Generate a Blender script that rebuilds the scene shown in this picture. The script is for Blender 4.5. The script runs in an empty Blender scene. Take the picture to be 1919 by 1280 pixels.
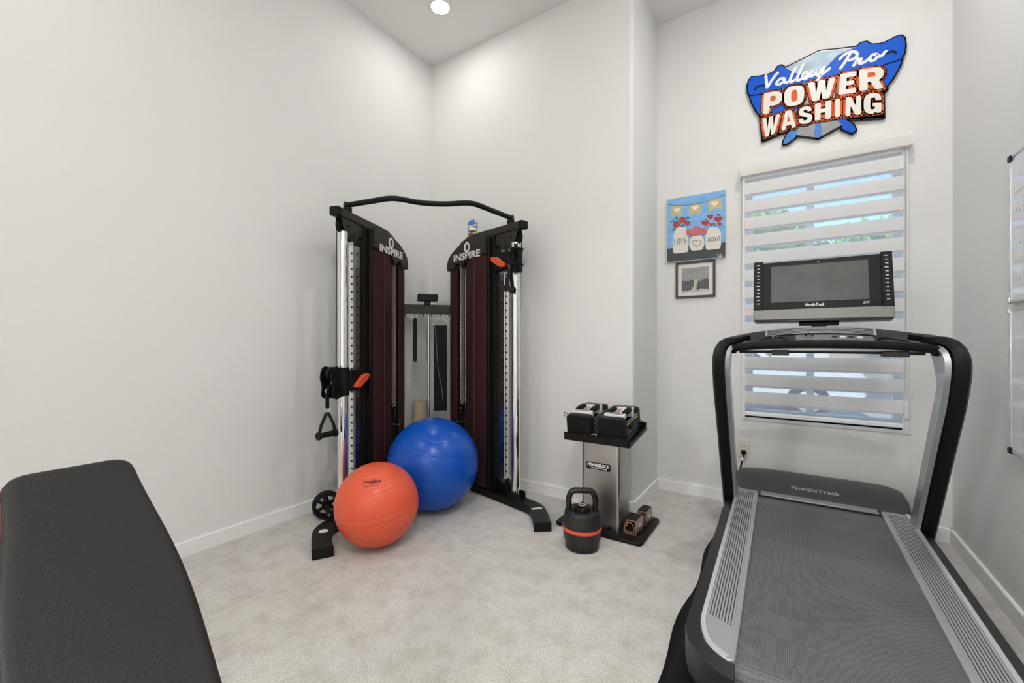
import bpy, bmesh, math, random
from mathutils import Vector, Matrix, Quaternion

random.seed(7)
scn = bpy.context.scene
COL = scn.collection
PI = math.pi

# ------------------------------------------------------------------ camera, world, exposure
FPX, CAMZ, YAW = 796.0, 1.16, math.radians(33.4)
cam_d = bpy.data.cameras.new('camera')
cam_d.sensor_width = 36.0
cam_d.lens = 36.0 * FPX / 1919.0
cam_d.clip_start = 0.02
cam_d.clip_end = 300
cam = bpy.data.objects.new('camera', cam_d)
COL.objects.link(cam)
cam.location = (0, 0, CAMZ)
cam.rotation_euler = (PI / 2, 0, YAW)
scn.camera = cam

world = bpy.data.worlds.new('sky')
scn.world = world
world.use_nodes = True
wnt = world.node_tree
wnt.nodes.clear()
wo = wnt.nodes.new('ShaderNodeOutputWorld')
wb = wnt.nodes.new('ShaderNodeBackground')
ws = wnt.nodes.new('ShaderNodeTexSky')
ws.sky_type = 'NISHITA'
ws.sun_disc = False
ws.sun_elevation = math.radians(48)
ws.sun_rotation = math.radians(200)
ws.air_density = 0.8
ws.dust_density = 0.0
ws.ozone_density = 3.5
SKY = 0.42
wb.inputs['Strength'].default_value = SKY
wnt.links.new(ws.outputs[0], wb.inputs['Color'])
wnt.links.new(wb.outputs[0], wo.inputs['Surface'])

sun_d = bpy.data.lights.new('sun', 'SUN')
sun_d.energy = 4.6
sun_d.angle = math.radians(0.6)
sun_d.color = (1.0, 0.95, 0.87)
sun = bpy.data.objects.new('sun', sun_d)
COL.objects.link(sun)
sun.rotation_euler = (math.radians(42), 0, math.radians(-20))   # shines from behind the house onto the street

vs = scn.view_settings
vs.view_transform = 'Standard'
vs.look = 'None'
vs.exposure = 0.13
vs.gamma = 1.0
vs.use_curve_mapping = False
LAMP_W = 18.0

# ------------------------------------------------------------------ pixel -> place
FW = Vector((-math.sin(YAW), math.cos(YAW), 0))
RT = Vector((math.cos(YAW), math.sin(YAW), 0))
EYE = Vector((0, 0, CAMZ))


def ray(px, py):
    return FW + RT * ((px - 959.5) / FPX) + Vector((0, 0, (640 - py) / FPX))


def on_plane(px, py, axis, val):
    d = ray(px, py)
    return EYE + d * ((val - EYE[axis]) / d[axis])


# ------------------------------------------------------------------ materials
MATS = {}


def mat(name, color, rough=0.5, metal=0.0, bump=0.0, bscale=200.0, var=0.0, vscale=8.0, coat=0.0, spec=0.5,
        bstretch=None, emit=None, estr=0.0, aniso=None):
    if name in MATS:
        return MATS[name]
    m = bpy.data.materials.new(name)
    m.use_nodes = True
    nt = m.node_tree
    b = nt.nodes['Principled BSDF']
    c = tuple(color) + (1,)
    b.inputs['Base Color'].default_value = c
    b.inputs['Roughness'].default_value = rough
    b.inputs['Metallic'].default_value = metal
    b.inputs['Specular IOR Level'].default_value = spec
    b.inputs['Coat Weight'].default_value = coat
    b.inputs['Coat Roughness'].default_value = 0.12
    tc = nt.nodes.new('ShaderNodeTexCoord')
    mp = nt.nodes.new('ShaderNodeMapping')
    nt.links.new(tc.outputs['Object'], mp.inputs['Vector'])
    if bstretch:
        mp.inputs['Scale'].default_value = bstretch
    if var > 0:
        n = nt.nodes.new('ShaderNodeTexNoise')
        n.inputs['Scale'].default_value = vscale
        n.inputs['Detail'].default_value = 5
        r = nt.nodes.new('ShaderNodeMix')
        r.data_type = 'RGBA'
        r.inputs['A'].default_value = tuple(max(0, x * (1 - var)) for x in color) + (1,)
        r.inputs['B'].default_value = tuple(min(1, x * (1 + var)) for x in color) + (1,)
        nt.links.new(mp.outputs[0], n.inputs['Vector'])
        nt.links.new(n.outputs['Fac'], r.inputs['Factor'])
        nt.links.new(r.outputs['Result'], b.inputs['Base Color'])
    if bump > 0:
        n2 = nt.nodes.new('ShaderNodeTexNoise')
        n2.inputs['Scale'].default_value = bscale
        n2.inputs['Detail'].default_value = 3
        bp = nt.nodes.new('ShaderNodeBump')
        bp.inputs['Strength'].default_value = bump
        bp.inputs['Distance'].default_value = 0.004
        nt.links.new(mp.outputs[0], n2.inputs['Vector'])
        nt.links.new(n2.outputs['Fac'], bp.inputs['Height'])
        nt.links.new(bp.outputs[0], b.inputs['Normal'])
    if emit:
        b.inputs['Emission Color'].default_value = tuple(emit) + (1,)
        b.inputs['Emission Strength'].default_value = estr
    MATS[name] = m
    return m


def nodes_of(m):
    return m.node_tree, m.node_tree.nodes['Principled BSDF']


M_WALL = mat('wall_paint', (0.80, 0.795, 0.78), 0.75, bump=0.35, bscale=95, var=0.012, vscale=3)
M_CEIL = mat('ceiling_paint', (0.83, 0.825, 0.81), 0.85, bump=0.25, bscale=90)
M_TRIM = mat('white_trim', (0.88, 0.875, 0.865), 0.42)
M_BLACK = mat('black_plastic', (0.006, 0.006, 0.0065), 0.42, bump=0.05, bscale=600, spec=.2)
M_BLKGLOSS = mat('black_gloss', (0.010, 0.010, 0.012), 0.12)
M_STEEL_BLK = mat('powder_black', (0.008, 0.0075, 0.007), 0.40, bump=0.08, bscale=700, spec=.22)
M_HEADER = mat('dark_bronze_powder', (0.030, 0.024, 0.017), 0.42, bump=0.1, bscale=700, spec=.3)
M_RUBBER = mat('black_rubber', (0.007, 0.007, 0.0075), 0.6, bump=0.2, bscale=350, spec=.2)
M_CHROME = mat('chrome', (0.86, 0.86, 0.86), 0.07, metal=1.0)
M_CHROME_S = mat('satin_chrome', (0.74, 0.73, 0.71), 0.22, metal=1.0)
M_SILVER = mat('silver_plastic', (0.45, 0.455, 0.46), 0.30, metal=0.75)
M_ALU = mat('brushed_steel', (0.50, 0.49, 0.47), 0.30, metal=1.0, bump=0.12, bscale=60, bstretch=(1, 1, 22))
M_WHITE = mat('white_plastic', (0.80, 0.79, 0.76), 0.4)
M_LOGO = mat('logo_white', (0.83, 0.82, 0.78), 0.5)
M_ORANGE = mat('orange_lever', (0.78, 0.10, 0.035), 0.42)
M_GREY = mat('dark_grey_plastic', (0.020, 0.020, 0.021), 0.45, bump=0.1, bscale=900, spec=.4)
M_HOLE = mat('dark_inside', (0.006, 0.006, 0.006), 0.8)


def carpet_material():
    m = mat('carpet', (0.5, 0.47, 0.43), 0.95, spec=0.1)
    nt, b = nodes_of(m)
    tc = nt.nodes.new('ShaderNodeTexCoord')
    n1 = nt.nodes.new('ShaderNodeTexNoise'); n1.inputs['Scale'].default_value = 9; n1.inputs['Detail'].default_value = 7; n1.inputs['Roughness'].default_value = 0.68
    n2 = nt.nodes.new('ShaderNodeTexNoise'); n2.inputs['Scale'].default_value = 250; n2.inputs['Detail'].default_value = 3
    r1 = nt.nodes.new('ShaderNodeValToRGB')
    r1.color_ramp.elements[0].position = 0.34; r1.color_ramp.elements[0].color = (0.71, 0.67, 0.625, 1)
    r1.color_ramp.elements[1].position = 0.56; r1.color_ramp.elements[1].color = (0.87, 0.84, 0.80, 1)
    mx = nt.nodes.new('ShaderNodeMix'); mx.data_type = 'RGBA'; mx.blend_type = 'MULTIPLY'; mx.inputs['Factor'].default_value = 1.0
    r2 = nt.nodes.new('ShaderNodeValToRGB')
    r2.color_ramp.elements[0].position = 0.36; r2.color_ramp.elements[0].color = (0.66, 0.65, 0.64, 1)
    r2.color_ramp.elements[1].position = 0.6; r2.color_ramp.elements[1].color = (1, 1, 1, 1)
    bp = nt.nodes.new('ShaderNodeBump'); bp.inputs['Strength'].default_value = 0.7; bp.inputs['Distance'].default_value = 0.010
    ad = nt.nodes.new('ShaderNodeMath'); ad.operation = 'MULTIPLY_ADD'; ad.inputs[1].default_value = 2.0
    L = nt.links.new
    for n in (n1, n2):
        L(tc.outputs['Object'], n.inputs['Vector'])
    L(n1.outputs['Fac'], r1.inputs['Fac']); L(n2.outputs['Fac'], r2.inputs['Fac'])
    L(r1.outputs[0], mx.inputs['A']); L(r2.outputs[0], mx.inputs['B'])
    L(mx.outputs['Result'], b.inputs['Base Color'])
    L(n1.outputs['Fac'], ad.inputs[0]); L(n2.outputs['Fac'], ad.inputs[2])
    L(ad.outputs[0], bp.inputs['Height']); L(bp.outputs[0], b.inputs['Normal'])
    b.inputs['Sheen Weight'].default_value = 0.15
    return m


def leather_material():
    m = mat('black_leatherette', (0.017, 0.0155, 0.0145), 0.45, spec=.32)
    nt, b = nodes_of(m)
    tc = nt.nodes.new('ShaderNodeTexCoord')
    v = nt.nodes.new('ShaderNodeTexVoronoi'); v.inputs['Scale'].default_value = 420
    n = nt.nodes.new('ShaderNodeTexNoise'); n.inputs['Scale'].default_value = 90; n.inputs['Detail'].default_value = 8
    ad = nt.nodes.new('ShaderNodeMath'); ad.operation = 'ADD'
    bp = nt.nodes.new('ShaderNodeBump'); bp.inputs['Strength'].default_value = 0.4; bp.inputs['Distance'].default_value = 0.0012
    L = nt.links.new
    L(tc.outputs['Object'], v.inputs['Vector']); L(tc.outputs['Object'], n.inputs['Vector'])
    L(v.outputs['Distance'], ad.inputs[0]); L(n.outputs['Fac'], ad.inputs[1])
    L(ad.outputs[0], bp.inputs['Height']); L(bp.outputs[0], b.inputs['Normal'])
    return m


def mesh_fabric_material():
    m = mat('burgundy_mesh', (0.045, 0.008, 0.010), 0.6, spec=.2)
    nt, b = nodes_of(m)
    tc = nt.nodes.new('ShaderNodeTexCoord')
    n = nt.nodes.new('ShaderNodeTexNoise'); n.inputs['Scale'].default_value = 420; n.inputs['Detail'].default_value = 2
    r = nt.nodes.new('ShaderNodeValToRGB')
    r.color_ramp.elements[0].position = 0.42; r.color_ramp.elements[0].color = (0.014, 0.004, 0.005, 1)
    r.color_ramp.elements[1].position = 0.68; r.color_ramp.elements[1].color = (0.105, 0.036, 0.033, 1)
    L = nt.links.new
    L(tc.outputs['Object'], n.inputs['Vector']); L(n.outputs['Fac'], r.inputs['Fac']); L(r.outputs[0], b.inputs['Base Color'])
    bp = nt.nodes.new('ShaderNodeBump'); bp.inputs['Strength'].default_value = 0.3; bp.inputs['Distance'].default_value = 0.002
    L(n.outputs['Fac'], bp.inputs['Height']); L(bp.outputs[0], b.inputs['Normal'])
    return m


def belt_material():
    m = mat('treadmill_belt', (0.03, 0.03, 0.033), 0.5)
    nt, b = nodes_of(m)
    tc = nt.nodes.new('ShaderNodeTexCoord')
    mp = nt.nodes.new('ShaderNodeMapping'); mp.inputs['Rotation'].default_value = (0, 0, math.radians(45))
    ck = nt.nodes.new('ShaderNodeTexChecker'); ck.inputs['Scale'].default_value = 260
    n = nt.nodes.new('ShaderNodeTexNoise'); n.inputs['Scale'].default_value = 5; n.inputs['Detail'].default_value = 6
    ck.inputs['Color1'].default_value = (0.235, 0.242, 0.262, 1); ck.inputs['Color2'].default_value = (0.085, 0.087, 0.095, 1)
    mx = nt.nodes.new('ShaderNodeMix'); mx.data_type = 'RGBA'; mx.blend_type = 'MULTIPLY'; mx.inputs['Factor'].default_value = 0.5
    L = nt.links.new
    L(tc.outputs['Object'], mp.inputs['Vector']); L(mp.outputs[0], ck.inputs['Vector']); L(tc.outputs['Object'], n.inputs['Vector'])
    L(ck.outputs['Color'], mx.inputs['A']); L(n.outputs['Fac'], mx.inputs['B'])
    L(mx.outputs['Result'], b.inputs['Base Color'])
    bp = nt.nodes.new('ShaderNodeBump'); bp.inputs['Strength'].default_value = 0.35; bp.inputs['Distance'].default_value = 0.001
    L(ck.outputs['Fac'], bp.inputs['Height']); L(bp.outputs[0], b.inputs['Normal'])
    return m


def fabric_material(name, col, transp, transl):
    m = bpy.data.materials.new(name); m.use_nodes = True
    nt = m.node_tree; nt.nodes.clear()
    o = nt.nodes.new('ShaderNodeOutputMaterial')
    d = nt.nodes.new('ShaderNodeBsdfDiffuse'); d.inputs[0].default_value = col + (1,)
    t = nt.nodes.new('ShaderNodeBsdfTranslucent'); t.inputs[0].default_value = col + (1,)
    x = nt.nodes.new('ShaderNodeBsdfTransparent')
    a = nt.nodes.new('ShaderNodeMixShader'); a.inputs[0].default_value = transl
    b = nt.nodes.new('ShaderNodeMixShader'); b.inputs[0].default_value = transp
    L = nt.links.new
    L(d.outputs[0], a.inputs[1]); L(t.outputs[0], a.inputs[2]); L(a.outputs[0], b.inputs[1]); L(x.outputs[0], b.inputs[2])
    L(b.outputs[0], o.inputs['Surface'])
    return m


def glass_material():
    m = bpy.data.materials.new('window_glass'); m.use_nodes = True
    nt = m.node_tree; nt.nodes.clear()
    o = nt.nodes.new('ShaderNodeOutputMaterial')
    g = nt.nodes.new('ShaderNodeBsdfGlossy'); g.inputs['Roughness'].default_value = 0.02
    x = nt.nodes.new('ShaderNodeBsdfTransparent'); x.inputs[0].default_value = (0.93, 0.96, 0.95, 1)
    b = nt.nodes.new('ShaderNodeMixShader'); b.inputs[0].default_value = 0.93
    L = nt.links.new
    L(g.outputs[0], b.inputs[1]); L(x.outputs[0], b.inputs[2]); L(b.outputs[0], o.inputs['Surface'])
    return m


M_CARPET = carpet_material()
M_LEATHER = leather_material()
M_MESHFAB = mesh_fabric_material()
M_BELT = belt_material()
M_BAND = fabric_material('blind_band', (0.95, 0.95, 0.945), 0.0, 0.33)
M_SHEER = fabric_material('blind_sheer', (0.95, 0.95, 0.95), 0.86, 0.5)
M_GLASS = glass_material()


# ------------------------------------------------------------------ geometry helpers
class G:
    def __init__(s):
        s.v = []; s.f = []

    def add(s, v, f, mx=None):
        o = len(s.v)
        for p in v:
            p = Vector(p)
            s.v.append(mx @ p if mx else p)
        s.f += [tuple(i + o for i in q) for q in f]
        return s

    def box(s, x0, x1, y0, y1, z0, z1, mx=None):
        v = [(x, y, z) for z in (z0, z1) for y in (y0, y1) for x in (x0, x1)]
        return s.add(v, [(0, 2, 3, 1), (4, 5, 7, 6), (0, 1, 5, 4), (2, 6, 7, 3), (0, 4, 6, 2), (1, 3, 7, 5)], mx)

    def prism(s, poly, a0, a1, axis='z', mx=None):
        """poly: 2d loop; axis z -> (x,y), y -> (x,z), x -> (y,z)"""
        n = len(poly)
        area = sum(poly[i][0] * poly[(i + 1) % n][1] - poly[(i + 1) % n][0] * poly[i][1] for i in range(n))
        if area < 0:
            poly = poly[::-1]

        def P(p, a):
            if axis == 'z': return (p[0], p[1], a)
            if axis == 'y': return (p[0], a, p[1])
            return (a, p[0], p[1])
        v = [P(p, a0) for p in poly] + [P(p, a1) for p in poly]
        f = [tuple(range(n))[::-1], tuple(range(n, 2 * n))] + [(i, (i + 1) % n, n + (i + 1) % n, n + i) for i in range(n)]
        if axis == 'y':
            f = [q[::-1] for q in f]
        return s.add(v, f, mx)

    def sweep(s, path, prof, up=(0, 0, 1), caps=True, scale=None, closed=False, mx=None):
        """prof: 2d loop (a along side, b along up-ish)"""
        P = [Vector(p) for p in path]
        n = len(P); k = len(prof)
        T = []
        for i in range(n):
            if closed:
                t = (P[(i + 1) % n] - P[i - 1])
            else:
                t = P[min(i + 1, n - 1)] - P[max(i - 1, 0)]
            T.append(t.normalized())
        u = Vector(up)
        side = T[0].cross(u)
        if side.length < 1e-4:
            u = Vector((1, 0, 0)); side = T[0].cross(u)
        side.normalize(); upv = side.cross(T[0]).normalized()
        v = []
        for i in range(n):
            if i:
                q = T[i - 1].rotation_difference(T[i])
                side = q @ side; upv = q @ upv
            sc = scale[i] if scale else 1.0
            # keep width through bends
            for a, b in prof:
                v.append(P[i] + side * (a * sc) + upv * (b * sc))
        f = []
        for i in range(n if closed else n - 1):
            j = (i + 1) % n
            for c in range(k):
                d = (c + 1) % k
                f.append((i * k + c, i * k + d, j * k + d, j * k + c))
        if caps and not closed:
            f.append(tuple(range(k))[::-1]); f.append(tuple((n - 1) * k + c for c in range(k)))
        return s.add(v, [q[::-1] for q in f], mx)

    def tube(s, path, r, seg=12, caps=True, scale=None, closed=False, mx=None, up=(0, 0, 1)):
        pr = [(r * math.cos(2 * PI * i / seg), r * math.sin(2 * PI * i / seg)) for i in range(seg)]
        return s.sweep(path, pr, up=up, caps=caps, scale=scale, closed=closed, mx=mx)

    def cyl(s, a, b, r, seg=20, mx=None):
        return s.tube([a, b], r, seg, mx=mx)

    def lathe(s, prof, seg=32, mx=None):
        """prof [(r,z)] bottom to top, about z"""
        v = []; f = []; rings = []
        for r, z in prof:
            if r < 1e-6:
                rings.append([len(v)]); v.append((0, 0, z))
            else:
                rings.append(list(range(len(v), len(v) + seg)))
                v += [(r * math.cos(2 * PI * i / seg), r * math.sin(2 * PI * i / seg), z) for i in range(seg)]
        for A, B in zip(rings, rings[1:]):
            for i in range(seg):
                j = (i + 1) % seg
                if len(A) == 1 and len(B) == 1: continue
                if len(A) == 1: f.append((A[0], B[j], B[i]))
                elif len(B) == 1: f.append((A[i], A[j], B[0]))
                else: f.append((A[i], A[j], B[j], B[i]))
        if prof[0] != prof[-1]:
            if len(rings[0]) > 1: f.append(tuple(rings[0])[::-1])
            if len(rings[-1]) > 1: f.append(tuple(rings[-1]))
        return s.add(v, f, mx)

    def mesh(s, name, smooth=40):
        me = bpy.data.meshes.new(name)
        me.from_pydata([tuple(p) for p in s.v], [], s.f)
        me.validate()
        bm = bmesh.new(); bm.from_mesh(me)
        bmesh.ops.recalc_face_normals(bm, faces=bm.faces)
        bm.to_mesh(me); bm.free()
        if smooth:
            for p in me.polygons: p.use_smooth = True
            me.set_sharp_from_angle(angle=math.radians(smooth))
        return me


def fillet(pts, r, seg=5, closed=False):
    """round the corners of a polyline (2d or 3d)"""
    P = [Vector(p).to_3d() if len(p) == 3 else Vector((p[0], p[1], 0)) for p in pts]
    n = len(P); out = []
    for i in range(n):
        if not closed and i in (0, n - 1):
            out.append(P[i]); continue
        a = P[i - 1] - P[i]; b = P[(i + 1) % n] - P[i]
        d = min(r, a.length * .49, b.length * .49)
        p0 = P[i] + a.normalized() * d; p1 = P[i] + b.normalized() * d
        for k in range(seg + 1):
            t = k / seg
            out.append((1 - t) ** 2 * p0 + 2 * t * (1 - t) * P[i] + t * t * p1)
    if len(pts[0]) == 2:
        return [(p.x, p.y) for p in out]
    return out


def rrect(x0, x1, y0, y1, r, seg=5):
    return fillet([(x0, y0), (x1, y0), (x1, y1), (x0, y1)], r, seg, True)


def obj(name, g, m, parent=None, bevel=0.0, smooth=40, bseg=2, loc=None, label=None):
    me = g.mesh(name, smooth) if isinstance(g, G) else g
    o = bpy.data.objects.new(name, me)
    COL.objects.link(o)
    if m is not None:
        me.materials.clear(); me.materials.append(m)
    if parent: o.parent = parent
    if loc: o.location = loc
    if bevel:
        b = o.modifiers.new('bevel', 'BEVEL'); b.width = bevel; b.segments = bseg; b.limit_method = 'ANGLE'
        b.angle_limit = math.radians(50); b.harden_normals = False
    if label: o['label'] = label
    return o


def thing(name, label, cat, loc=(0, 0, 0), rz=0.0, group=None):
    o = bpy.data.objects.new(name, None)
    o.empty_display_size = 0.1
    COL.objects.link(o)
    o.location = loc; o.rotation_euler = (0, 0, rz)
    return tag(o, label, cat, group)


def tag(o, label, cat, group=None):
    o['label'] = label; o['category'] = cat
    if group: o['group'] = group
    return o


def struct(name, g, m, bevel=0.0, smooth=40):
    o = obj(name, g, m, bevel=bevel, smooth=smooth); o['kind'] = 'structure'
    return o


def curve_mesh(loops, depth, offset=0.0, res=1):
    cu = bpy.data.curves.new('tmp', 'CURVE'); cu.dimensions = '2D'; cu.fill_mode = 'BOTH'
    cu.extrude = depth / 2; cu.offset = offset
    for lp in loops:
        sp = cu.splines.new('POLY'); sp.points.add(len(lp) - 1)
        for i, p in enumerate(lp): sp.points[i].co = (p[0], p[1], 0, 1)
        sp.use_cyclic_u = True
    o = bpy.data.objects.new('tmp', cu)
    me = bpy.data.meshes.new_from_object(o)
    bpy.data.objects.remove(o); bpy.data.curves.remove(cu)
    return me


def text_mesh(s, size, depth=0.0006, offset=0.0, shear=0.0, space=1.0, width=None, align='CENTER'):
    cu = bpy.data.curves.new('tmp', 'FONT'); cu.body = s; cu.size = size; cu.extrude = depth / 2
    cu.offset = offset; cu.shear = shear; cu.space_character = space
    cu.align_x = align; cu.align_y = 'CENTER'; cu.resolution_u = 3
    o = bpy.data.objects.new('tmp', cu)
    me = bpy.data.meshes.new_from_object(o)
    bpy.data.objects.remove(o); bpy.data.curves.remove(cu)
    if width:
        xs = [v.co.x for v in me.vertices]; k = width / (max(xs) - min(xs))
        for v in me.vertices: v.co.x *= k
    return me


def remap(me, fn):
    for v in me.vertices:
        v.co = fn(v.co)
    me.update()
    return me


def basis(origin, xdir, ydir):
    """matrix taking (x,y,0) on to a surface with the given directions"""
    x = Vector(xdir).normalized(); z = x.cross(Vector(ydir)).normalized(); y = z.cross(x)
    m = Matrix((x, y, z)).transposed().to_4x4(); m.translation = Vector(origin)
    return m


# ------------------------------------------------------------------ the room
XL, XR = -2.743, 0.772          # left wall, right wall
YB, YW, YR = 2.829, 3.44, -0.85  # back wall, window wall, wall behind the camera
XC = -0.892                      # bullnose corner where the alcove starts
ZC = 3.66
WX0, WX1, WZ0, WZ1 = -0.285, 0.575, 0.625, 2.36   # window opening

struct('floor', G().box(XL - .1, XR + .1, YR - .1, YW + .2, -.12, 0), M_CARPET)
struct('ceiling', G().box(XL - .3, XR + .3, YR - .3, YW + .4, ZC, ZC + .12), M_CEIL)
struct('wall_left', G().box(XL - .15, XL, YR - .15, YW + .2, -.12, ZC + .02), M_WALL)
cr = 0.028
corner = [(XC - cr + cr * math.sin(a), YB + cr - cr * math.cos(a)) for a in [PI / 2 * i / 8 for i in range(9)]]
struct('wall_back', G().prism([(XL - .02, YB)] + corner + [(XC, YW + .02), (XL - .02, YW + .02)], -.12, ZC + .02), M_WALL)
struct('wall_right', G().box(XR, XR + .15, YR - .15, YW + .2, -.12, ZC + .02), M_WALL)
# wall behind the camera; unseen opening and hall added to light the lower room
DX0, DX1, DZ = -1.75, .45, 2.45
g = G().box(XL - .1, DX0, YR - .15, YR, -.12, ZC + .02).box(DX1, XR + .1, YR - .15, YR, -.12, ZC + .02).box(DX0, DX1, YR - .15, YR, DZ, ZC + .02)
struct('wall_rear', g, M_WALL)
HY0, HY1, HZ = YR - 3.2, YR - .15, 2.75
struct('floor_added_hall', G().box(XL - .1, XR + .1, HY0 - .1, HY1, -.12, 0), M_CARPET)
struct('ceiling_added_hall', G().box(XL - .1, XR + .1, HY0 - .1, HY1, HZ, HZ + .1), M_CEIL)
struct('wall_added_hall_left', G().box(XL - .1, XL, HY0 - .1, HY1, -.12, HZ), M_WALL)
struct('wall_added_hall_right', G().box(XR, XR + .1, HY0 - .1, HY1, -.12, HZ), M_WALL)
struct('wall_added_hall_end', G().box(XL - .1, XR + .1, HY0 - .1, HY0, -.12, HZ), M_WALL)
WT = 0.16
g = G()
g.box(XC - .05, WX0, YW, YW + WT, -.12, ZC + .02)
g.box(WX1, XR + .05, YW, YW + WT, -.12, ZC + .02)
g.box(WX0, WX1, YW, YW + WT, -.12, WZ0)
g.box(WX0, WX1, YW, YW + WT, WZ1, ZC + .02)
struct('wall_window', g, M_WALL)

BH, BT = 0.082, 0.015


def baseboard(name, pts):
    pr = [(0, 0), (BT, 0), (BT, BH - .004), (BT - .004, BH), (0, BH)]
    # offset polyline by hand with mitres: room is on the right hand side of the path
    P = [Vector((x, y)) for x, y in pts]; n = len(P)
    offs = []
    for i in range(n):
        d0 = (P[i] - P[i - 1]).normalized() if i else (P[1] - P[0]).normalized()
        d1 = (P[i + 1] - P[i]).normalized() if i < n - 1 else d0
        n0 = Vector((d0.y, -d0.x)); n1 = Vector((d1.y, -d1.x))
        b = (n0 + n1).normalized(); b *= 1 / max(.3, b.dot(n0))
        offs.append(b)
    gg = G(); v = []; f = []
    for p, o in zip(P, offs):
        v += [(p.x + o.x * a, p.y + o.y * a, z) for a, z in pr]
    k = len(pr)
    for i in range(n - 1):
        f += [(i * k + c, i * k + (c + 1) % k, (i + 1) * k + (c + 1) % k, (i + 1) * k + c) for c in range(k)]
    f += [tuple(range(k)), tuple((n - 1) * k + c for c in range(k))]
    struct(name, gg.add(v, f), M_TRIM, smooth=30)


baseboard('baseboard_left', [(XL, YR), (XL, YB)])
baseboard('baseboard_back', [(XL, YB), (XC - .022, YB), (XC, YB + .022), (XC, YW)])
baseboard('baseboard_window', [(XC, YW), (XR, YW)])
baseboard('baseboard_right', [(XR, YW), (XR, YR)])

# window set in the recess
M_VINYL = mat('white_vinyl', (0.88, 0.88, 0.87), 0.35)
win = bpy.data.objects.new('window_1', None); COL.objects.link(win); win['kind'] = 'structure'
win.location = (0, YW + .11, 0)
g = G(); fw = .045
g.box(WX0, WX0 + fw, 0, .05, WZ0, WZ1); g.box(WX1 - fw, WX1, 0, .05, WZ0, WZ1)
g.box(WX0 + fw, WX1 - fw, 0, .05, WZ0, WZ0 + fw); g.box(WX0 + fw, WX1 - fw, 0, .05, WZ1 - fw, WZ1)
obj('window_frame', g, M_VINYL, win, bevel=.003)
mid = 0.103
obj('mullion', G().box(mid - .022, mid + .022, 0, .05, WZ0 + fw, WZ1 - fw), M_VINYL, win, bevel=.003)
for a, b in ((WX0 + fw, mid - .022), (mid + .022, WX1 - fw)):
    obj('pane', G().box(a, b, .022, .026, WZ0 + fw, WZ1 - fw), M_GLASS, win)
# sill and apron line under the blind
g = G().box(WX0 - .012, WX1 + .022, YW - .012, YW + .11, WZ0 - .022, WZ0)
struct('trim_1', g, M_TRIM, bevel=.004)

# zebra blind
bl = thing('zebra_blind', 'white zebra roller blind with sheer and opaque bands covering the window', 'blind', (0, YW, 0))
M_CASS = mat('blind_cassette', (0.74, 0.72, 0.69), 0.5)
BX0, BX1 = -.300, .584
cas = fillet([(-.072, 2.312), (.0, 2.312), (.0, 2.398), (-.058, 2.398), (-.074, 2.382)], .010, 4, True)
obj('cassette', G().prism(cas, BX0, BX1, 'x'), M_CASS, bl)
for x in (BX0 - .004, BX1):
    obj('end_cap', G().prism(cas, x, x + .004, 'x'), M_VINYL, bl)
FX0, FX1 = on_plane(1396, 600, 1, YW - .05).x, on_plane(1693, 600, 1, YW - .05).x
PITCH, BANDH = 0.1212, 0.079
zb = 0.672


def strip(x0, x1, y, z0, z1):
    return G().box(x0, x1, y - .0004, y + .0004, z0, z1)


Z_TOP = 2.33
# front layer: gap centres in view come from the photograph
gap0 = on_plane(1400, 664.4, 1, YW - .05).z       # centre of one see-through gap
for layer, (yy, off) in enumerate(((-.056, 0.007), (-.040, -0.007))):
    k = -3
    while True:
        c = gap0 + off + k * PITCH               # centre of sheer band
        s0, s1 = c - (PITCH - BANDH) / 2, c + (PITCH - BANDH) / 2
        b0, b1 = s1, s1 + BANDH
        if s0 > Z_TOP: break
        if s1 > zb:
            obj('sheer_band', strip(FX0, FX1, yy, max(s0, zb), min(s1, Z_TOP)), M_SHEER, bl)
        if b1 > zb and b0 < Z_TOP:
            obj('opaque_band', strip(FX0, FX1, yy, max(b0, zb), min(b1, Z_TOP)), M_BAND, bl)
        k += 1
obj('bottom_rail', G().box(FX0, FX1, -.064, -.030, zb - .028, zb), M_VINYL, bl, bevel=.006)
g = G()
ch = [(FX1 + .008, -.058, 2.31 - i * .012) for i in range(int((2.31 - .80) / .012))]
for p in ch:
    g.lathe([(0, -.0042), (.0042, 0), (0, .0042)], 6, Matrix.Translation(p))
    g.lathe([(0, -.0042), (.0042, 0), (0, .0042)], 6, Matrix.Translation((p[0] + .006, -.034, p[2])))
o = obj('bead_chain', g, M_CHROME_S, bl); o['kind'] = 'stuff'
for x0, x1, y0 in ((FX0 - .014, FX0 - .001, -.045), (FX1 + .001, FX1 + .026, -.028)):
    obj('side_channel', G().box(x0, x1, y0, -.001, WZ0, 2.312), M_VINYL, bl)
obj('chain_tensioner', G().box(FX1 + .002, FX1 + .022, -.066, -.001, .70, .80), M_WHITE, bl, bevel=.004)

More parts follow.
